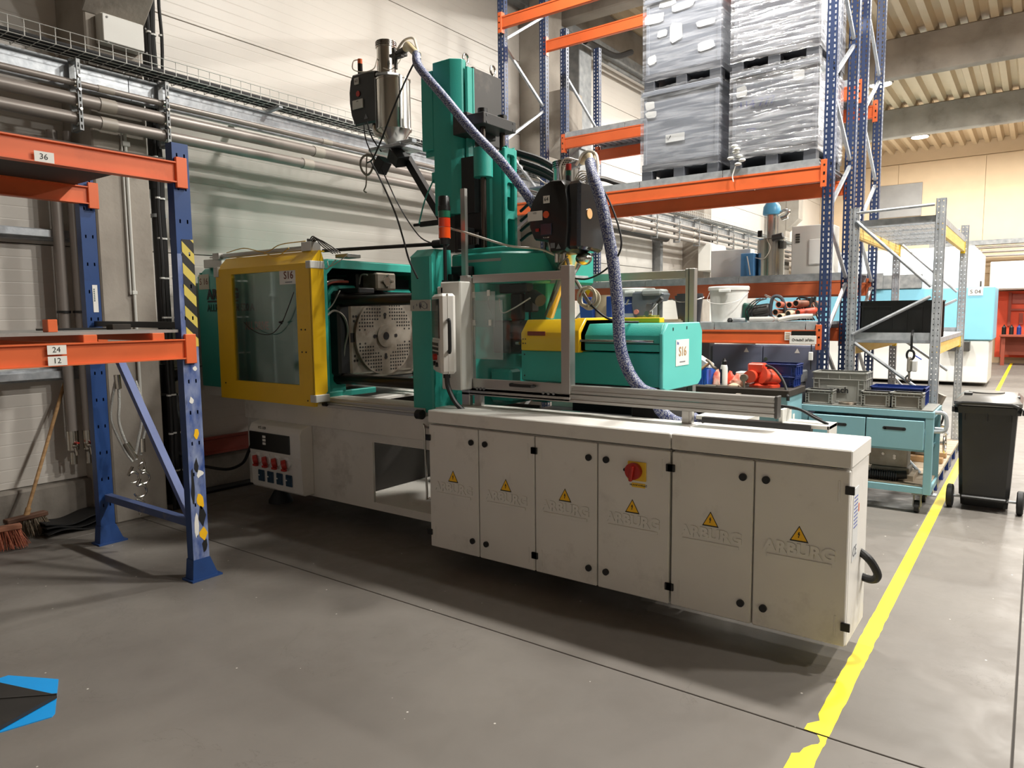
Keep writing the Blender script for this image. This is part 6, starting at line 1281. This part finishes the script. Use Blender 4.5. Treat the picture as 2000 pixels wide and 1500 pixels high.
# ---- galvanised rack with yellow beams
t = thing('shelving_rack', 'galvanised boltless rack with yellow beams standing right of the blue rack', 'rack', (-1.1, 8.8, 0))
def gpost(x, y, z1, w=.08, d=.06):
    b = MB(); b.plate((x, y), (1, 0), w, 0, z1, .003, (0, 1), [.022, .058], .008, .010, .05); b.plate((x + w, y), (0, 1), d, 0, z1, .003, (-1, 0), [.03], .010, .012, .05); b.plate((x, y), (0, 1), d, 0, z1, .003, (1, 0), [.03], .010, .012, .05); b.box(x + .032, x + .048, y - .006, y, 0, z1); b.box(x - .01, x + w + .03, y - .02, y + .08, 0, .008)
    b.build('post', galv, t)
for y in (7.5, 10.05):
    gpost(-1.50, y, 2.68); gpost(-.79, y, 2.70)
    MB().tube([(-1.44, y + .01, 2.63), (-.80, y + .01, 2.65)], .014, n=1).build('brace', galv, t)
    MB().tube([(-1.44, y, 2.55), (-.80, y, 1.92)], .016, n=1).build('brace', galv, t)
    MB().tube([(-1.44, y, 1.48), (-.80, y, 1.83)], .016, n=1).build('brace', galv, t); MB().tube([(-1.42, y, 1.40), (-.86, y, .98)], .016, n=1).build('brace', galv, t); MB().tube([(-1.42, y, .86), (-.82, y, .2)], .016, n=1).build('brace', galv, t)
    MB().box(-1.42, -.79, y + .02, y + .03, 1.43, 1.50).build('cross_tie', galv, t)
for x in (-1.44, -.76):
    for z0, z1 in ((2.39, 2.50), (1.29, 1.40)):
        bm_ = MB().box(x - .018, x + .018, 7.56, 10.05, z0, z1, .003).build('beam', woody, t)
        MB().box(x - .022, x + .022, 9.99, 10.06, z0 - .02, z1 + .01, .003).build('end_connector', mat('connector_yellow', (226, 190, 30), .5) if 'connector_yellow' not in bpy.data.materials else bpy.data.materials['connector_yellow'], bm_)
b = MB(); 
for k in range(18): b.box(-1.46 + k * .0405, -1.456 + k * .0405, 7.56, 10.08, 2.515, 2.519)
for k in range(50): b.box(-1.46, -.75, 7.58 + k * .05, 7.584 + k * .05, 2.519, 2.523)
b.box(-1.47, -.74, 7.55, 7.555, 2.50, 2.56).box(-1.47, -.74, 10.08, 10.085, 2.50, 2.56).box(-.745, -.74, 7.55, 10.08, 2.50, 2.56)
for k in range(5): b.box(-1.46, -.75, 7.7 + k * .5, 7.74 + k * .5, 2.50, 2.515)
b.build('wire_deck', galv, t, kind='stuff')
for k in range(5): MB().box(-1.47, -.735, 7.57 + k * .5, 8.06 + k * .5, 1.40, 1.45, .003).build('deck_tray', galv, t)
t = thing('plastic_crate', 'large black crate on the middle shelf of the galvanised rack', 'crate', (-1.1, 7.8, 1.452))
b = MB(); x0, x1, y0, y1, z0, z1 = -1.40, -.74, 7.62, 8.05, 1.452, 1.80
b.box(x0, x1, y0, y0 + .01, z0, z1).box(x0, x1, y1 - .01, y1, z0, z1).box(x0, x0 + .01, y0, y1, z0, z1).box(x1 - .01, x1, y0, y1, z0, z1).box(x0, x1, y0, y1, z0, z0 + .01); b.build('body', blk, t)
b = MB(); b.box(x0 - .01, x1 + .01, y0 - .012, y0, z1 - .012, z1).box(x0 - .005, x1 + .005, y0 - .01, y0, z1 - .06, z1 - .05).box(x1, x1 + .012, y0, y1, z1 - .012, z1).box(x0 - .012, x0, y0, y1, z1 - .012, z1).box(x0, x1, y0 - .01, y0, z0, z0 + .02)
for k in range(6): b.box(x0 + .02 + k * .125, x0 + .03 + k * .125, y0 - .008, y0, z0, z1 - .05); b.box(x1, x1 + .008, y0 + .03 + k * .07, y0 + .04 + k * .07, z0, z1)
b.build('rib', blk, t)
t = thing('crane_scale', 'steel hanging crane scale hooked on the front of the galvanised rack', 'crane scale', (-.92, 7.42, 1.05))
MB().tube([(-.93, 7.535, 1.49), (-.93, 7.53, 1.515), (-.93, 7.50, 1.515), (-.925, 7.42, 1.48), (-.925, 7.42, 1.36), (-.93, 7.42, 1.33)], .010).tube([(-.93 + .03 * math.cos(a), 7.42, 1.30 + .045 * math.sin(a)) for a in [i * .628 for i in range(10)]], .010, closed=True, n=2).build('shackle', dark, t)
MB().box(-.955, -.915, 7.40, 7.44, 1.14, 1.28, .012).cyl((-.935, 7.42, 1.06), (-.935, 7.42, 1.14), .010).tube([(-.935, 7.42, 1.12), (-.96, 7.42, 1.09), (-.94, 7.42, 1.05), (-.915, 7.42, 1.08)], .008).build('body', steel, t)
MB().box(-.912, -.872, 7.39, 7.43, 1.15, 1.25, .006).build('display', greyp, t); MB().tube([(-.90, 7.42, 1.30), (-.84, 7.42, 1.26)], .005, n=1).build('blue_tie', mat('tie_blue', (50, 80, 180), .4), t)
# ---- pallet with valve gear right of the trolley
for i, (yy0, lab) in enumerate([(7.72, 'nearest low pallet with blue feet under the galvanised rack'), (8.98, 'farther low pallet with blue feet behind the nearest one')]):
    t = thing('pallet', lab, 'pallet', (-1.1, yy0 + .6, 0))
    for k in range(7): MB().box(-1.52, -.70, yy0 + .01 + k * .172, yy0 + .01 + k * .172 + .165, .125, .144, .002).build('board', woodb, t)
    for x in (-1.52, -1.16, -.80): MB().box(x, x + .10, yy0 + .01, yy0 + 1.2, .11, .125).build('stringer', galvd, t)
    for x in (-1.52, -1.16, -.80):
        for y in (yy0 + .01, yy0 + .54, yy0 + 1.08): MB().box(x, x + .10, y, y + .12, 0, .11, .003).build('foot', crateb, t)
t = thing('valve_unit', 'stainless valve unit with handwheels on wooden slats behind the trolley', 'valve', (-.85, 8.6, .145))
MB().box(-.98, -.80, 8.45, 8.75, .20, .80, .01).cyl((-.80, 8.5, .74), (-.76, 8.5, .84), .04).cyl((-.84, 8.5, .80), (-.84, 8.5, .88), .03).build('body', steeld, t)
MB().tube([(-.72 + 0 * a, 8.5 + .10 * math.cos(a * .524), .34 + .10 * math.sin(a * .524)) for a in range(12)], .010, closed=True, n=2).cyl((-.80, 8.5, .34), (-.70, 8.5, .34), .022).box(-.73, -.71, 8.41, 8.59, .33, .35).tube([(-.80, 8.46, .52), (-.73, 8.46, .52), (-.72, 8.5, .50)], .015).build('handwheel', steel, t)
MB().tube([(-.80, 8.42, .72), (-.74, 8.42, .66), (-.75, 8.42, .56), (-.80, 8.42, .50)], .01).build('hose', rub, t)
for k in range(2): tag(MB().box(-1.3, -.72, 8.35 + k * .35, 8.45 + k * .35, .145, .20, .003).build('wooden_beam', wood), ['nearer', 'farther'][k] + ' wooden slat under the stainless valve unit', 'wood')
# ---- wheelie bin
t = thing('wheelie_bin', 'dark grey wheelie bin standing right of the yellow floor line', 'bin', (-.31, 7.15, 0))
bx0, bx1 = -.53, -.10
b = MB()
def ring(x0, x1, y0, y1, z, c=.03): return [(x0 + c, y0, z), (x1 - c, y0, z), (x1, y0 + c, z), (x1, y1 - c, z), (x1 - c, y1, z), (x0 + c, y1, z), (x0, y1 - c, z), (x0, y0 + c, z)]
b.loft([ring(-.475, -.135, 7.22, 7.50, .02), ring(-.48, -.13, 7.20, 7.52, .10), ring(-.485, -.125, 7.13, 7.56, .13), ring(-.515, -.10, 7.08, 7.62, .86)]); b.build('body', bin_m, t)
b = MB(); b.loft([ring(-.54, -.075, 7.06, 7.65, .84), ring(-.545, -.07, 7.05, 7.66, .90), ring(-.53, -.085, 7.06, 7.65, .91)])
b.build('rim', bin_m, t); b = MB()
for x in (-.555, -.07): b.box(x, x + .02, 7.02, 7.10, .85, .90, .004)
for x in (-.47, -.31, -.15): b.box(x, x + .008, 7.055, 7.075, .78, .85)
b.each('lug', bin_m, t); MB().box(-.47, -.14, 7.10, 7.14, .10, .13, .01).build('axle_block', bin_m, t)
b = MB(); b.loft([ring(-.545, -.07, 7.03, 7.65, .91), ring(-.545, -.07, 7.03, 7.65, .94), ring(-.50, -.11, 7.10, 7.60, .985), ring(-.45, -.16, 7.18, 7.50, .995)]); b.cyl((-.33, 7.35, .995), (-.33, 7.35, 1.005), .13, seg=28); b.build('lid', binl, t)
b = MB(); b.tube([(-.52, 7.02, .90), (-.48, 6.99, .935), (-.14, 6.99, .935), (-.10, 7.02, .90)], .014, n=2); b.box(-.48, -.42, 7.12, 7.2, .985, 1.01, .004).box(-.14, -.09, 7.2, 7.3, .96, .985, .004); b.build('handle', bin_m, t)
MB().cyl((-.57, 7.18, .10), (-.05, 7.18, .10), .011, seg=12).build('axle', galv, t)
for x in (-.575, -.075):
    w_ = MB().lathe((x, 7.18, .10), [(.085, 0), (.10, .008), (.10, .042), (.085, .05)], 32, 'x').build('wheel', rub, t)
    MB().cyl((x - .002, 7.18, .10), (x + .052, 7.18, .10), .05, seg=20).build('hub', darkg, w_)
# ================================================================ FAR BACKGROUND
t = thing('moulding_machine', 'pale blue and white moulding machine far behind the galvanised rack, marked S 04', 'machine', (-3, 20, 0))
MB().box(-6.0, -.86, 19.0, 20.6, .08, 1.03, .02).build('base', white, t); MB().box(-6.0, -.80, 18.95, 20.6, 1.04, 2.22, .02).build('cover', cyan, t)
p_ = MB().box(-1.30, -1.02, 18.94, 18.95, 2.03, 2.19).build('number_sheet', whitep, t); text('lettering', 'S 04', .12, (-1.16, 18.937, 2.11), ink, p_, '-y')
MB().box(-1.65, -1.2, 18.6, 18.9, .80, 1.02, .01).box(-1.42, -1.40, 18.7, 18.72, .0, .8).build('control_desk', darkg, t)
MB().box(-5.5, -3.0, 18.8, 18.9, 2.22, 2.6, .01).box(-3.8, -2.2, 18.9, 19.0, 2.22, 2.55, .01).build('top_duct', galvd, t)
t = thing('white_enclosure', 'tall white cabin with a lit side behind the pale blue machine', 'cabin', (-3, 22, 0))
MB().box(-5.6, -1.35, 21.2, 25.5, 0, 3.3, .02).build('cabin', white, t)
for k in range(3): MB().box(-5.55 + k * 1.4, -4.2 + k * 1.4, 21.17, 21.2, .1, 3.2, .01).build('door', mat('cabin_door', (212, 214, 216), .5) if k == 0 else bpy.data.materials['cabin_door'], t)
MB().box(-1.35, -1.32, 23.6, 23.7, 1.9, 2.5, .005).build('handle', darkg, t)
t = thing('tool_wall', 'orange-red tool wall above a workbench at the far end of the hall', 'tool wall', (.3, 27.6, 0))
MB().box(-1.1, 3.5, 27.7, 27.8, .2, 2.3, .01).build('panel', redm, t)
b = MB(); b.box(-.75, .2, 27.62, 27.7, 1.68, 1.74).box(-.7, .1, 27.64, 27.7, 1.9, 2.2).box(-.8, -.72, 27.65, 27.7, 1.2, 2.25).box(-.5, -.4, 27.65, 27.7, 1.25, 1.6).box(-.2, -.1, 27.65, 27.7, 1.3, 1.6); b.build('hanging_rail', mat('tool_dark_red', (140, 60, 44), .6), t)
t = thing('workbench', 'far workbench with small bottles in front of the orange-red tool wall', 'workbench', (.3, 27, 0))
MB().box(-.95, 3.2, 26.6, 27.4, .88, .95, .01).box(-.9, -.8, 26.7, 26.8, 0, .88).box(.45, .55, 26.7, 26.8, 0, .88).box(-.95, .5, 27.3, 27.35, .3, .88).build('bench', mat('far_bench', (150, 70, 50), .6), t)
for k in range(6):
    t = thing('bottle', ['dark bottle at the left end of the far workbench', 'second small item from the left on the far workbench', 'blue folder stack on the far workbench', 'pale canister on the far workbench', 'white bottle right of the pale canister on the far workbench', 'rightmost dark bottle on the far workbench'][k], 'bottle', (-.85 + k * .19, 26.8, .95))
    MB().lathe((-.85 + k * .19, 26.8, .95), [(.06, 0), (.06, .22), (.02, .27), (.02, .3)], 12).build('bottle', [blk, dark, crateb, mat('canister', (200, 180, 150), .5), white, dark][k], t)
t = thing('wall_unit', 'long white wall cupboard above the far tool wall', 'cupboard', (.5, 27.6, 2.3)); MB().box(-1.3, 4.0, 27.0, 27.9, 2.33, 3.2, .02).build('cupboard', white, t)
for k in range(3): MB().box(-1.28 + k * 1.3, -.02 + k * 1.3, 26.97, 27.0, 2.36, 3.17, .01).build('door', white, t)
t = thing('cable_tray', 'galvanised cable tray crossing the far wall above the white cabin', 'cable tray', (2, 27.3, 3.7)); MB().box(-3, 8, 27.1, 27.5, 3.75, 3.79).box(-3, 8, 27.1, 27.12, 3.79, 3.9).build('tray', galvd, t)
b = MB()
for k in range(3): b.tube([(-3, 27.2, 3.66 - k * .13), (8, 27.2, 3.66 - k * .13)], .04, n=1)
b.build('pipes', pipeg, t)
# roller gate, frame and strip behind the rack on the left wall
t = thing('sectional_gate', 'white sectional gate in the left wall behind the rack', 'gate', (-6.55, 13, 0))
for k in range(5): MB().box(-6.595, -6.56, 11.3, 13.9, .4 + k * .56, .4 + (k + 1) * .56 - .01, .004).build('gate_section', mat('gate_white', (214, 212, 206), .5) if k == 0 else bpy.data.materials['gate_white'], t)
for y in (11.15, 13.95): MB().box(-6.6, -6.40, y, y + .12, 0, 3.3, .005).build('guide_frame', galvd, t)
MB().cyl((-6.35, 11.2, 3.28), (-6.35, 14.1, 3.28), .10, seg=20).build('spring_shaft', darkg, t)
t = thing('electric_box', 'pale wall box on the concrete column behind the rear guard', 'electric box', (-6.0, 15.5, 2.5)); MB().box(-6.09, -5.8, 15.2, 16.1, 2.62, 3.2, .01).build('body', greyp, t); MB().box(-5.8, -5.785, 15.22, 16.08, 2.64, 3.18, .006).build('door', white, t)
t = thing('duct', 'galvanised air duct rising along the wall behind the blue rack', 'duct', (-6.3, 10.7, 3)); MB().box(-6.58, -6.2, 10.35, 10.75, 2.6, 6.1, .01).box(-6.2, -6.17, 10.33, 10.77, 4.4, 4.45).build('shaft', galvd, t)
MB().tube([(-6.0, 10.2, 6.0), (-6.05, 10.5, 6.05), (-6.0, 11.2, 6.05), (-5.9, 11.6, 6.2)], .05).build('elbow_pipe', dark, t)
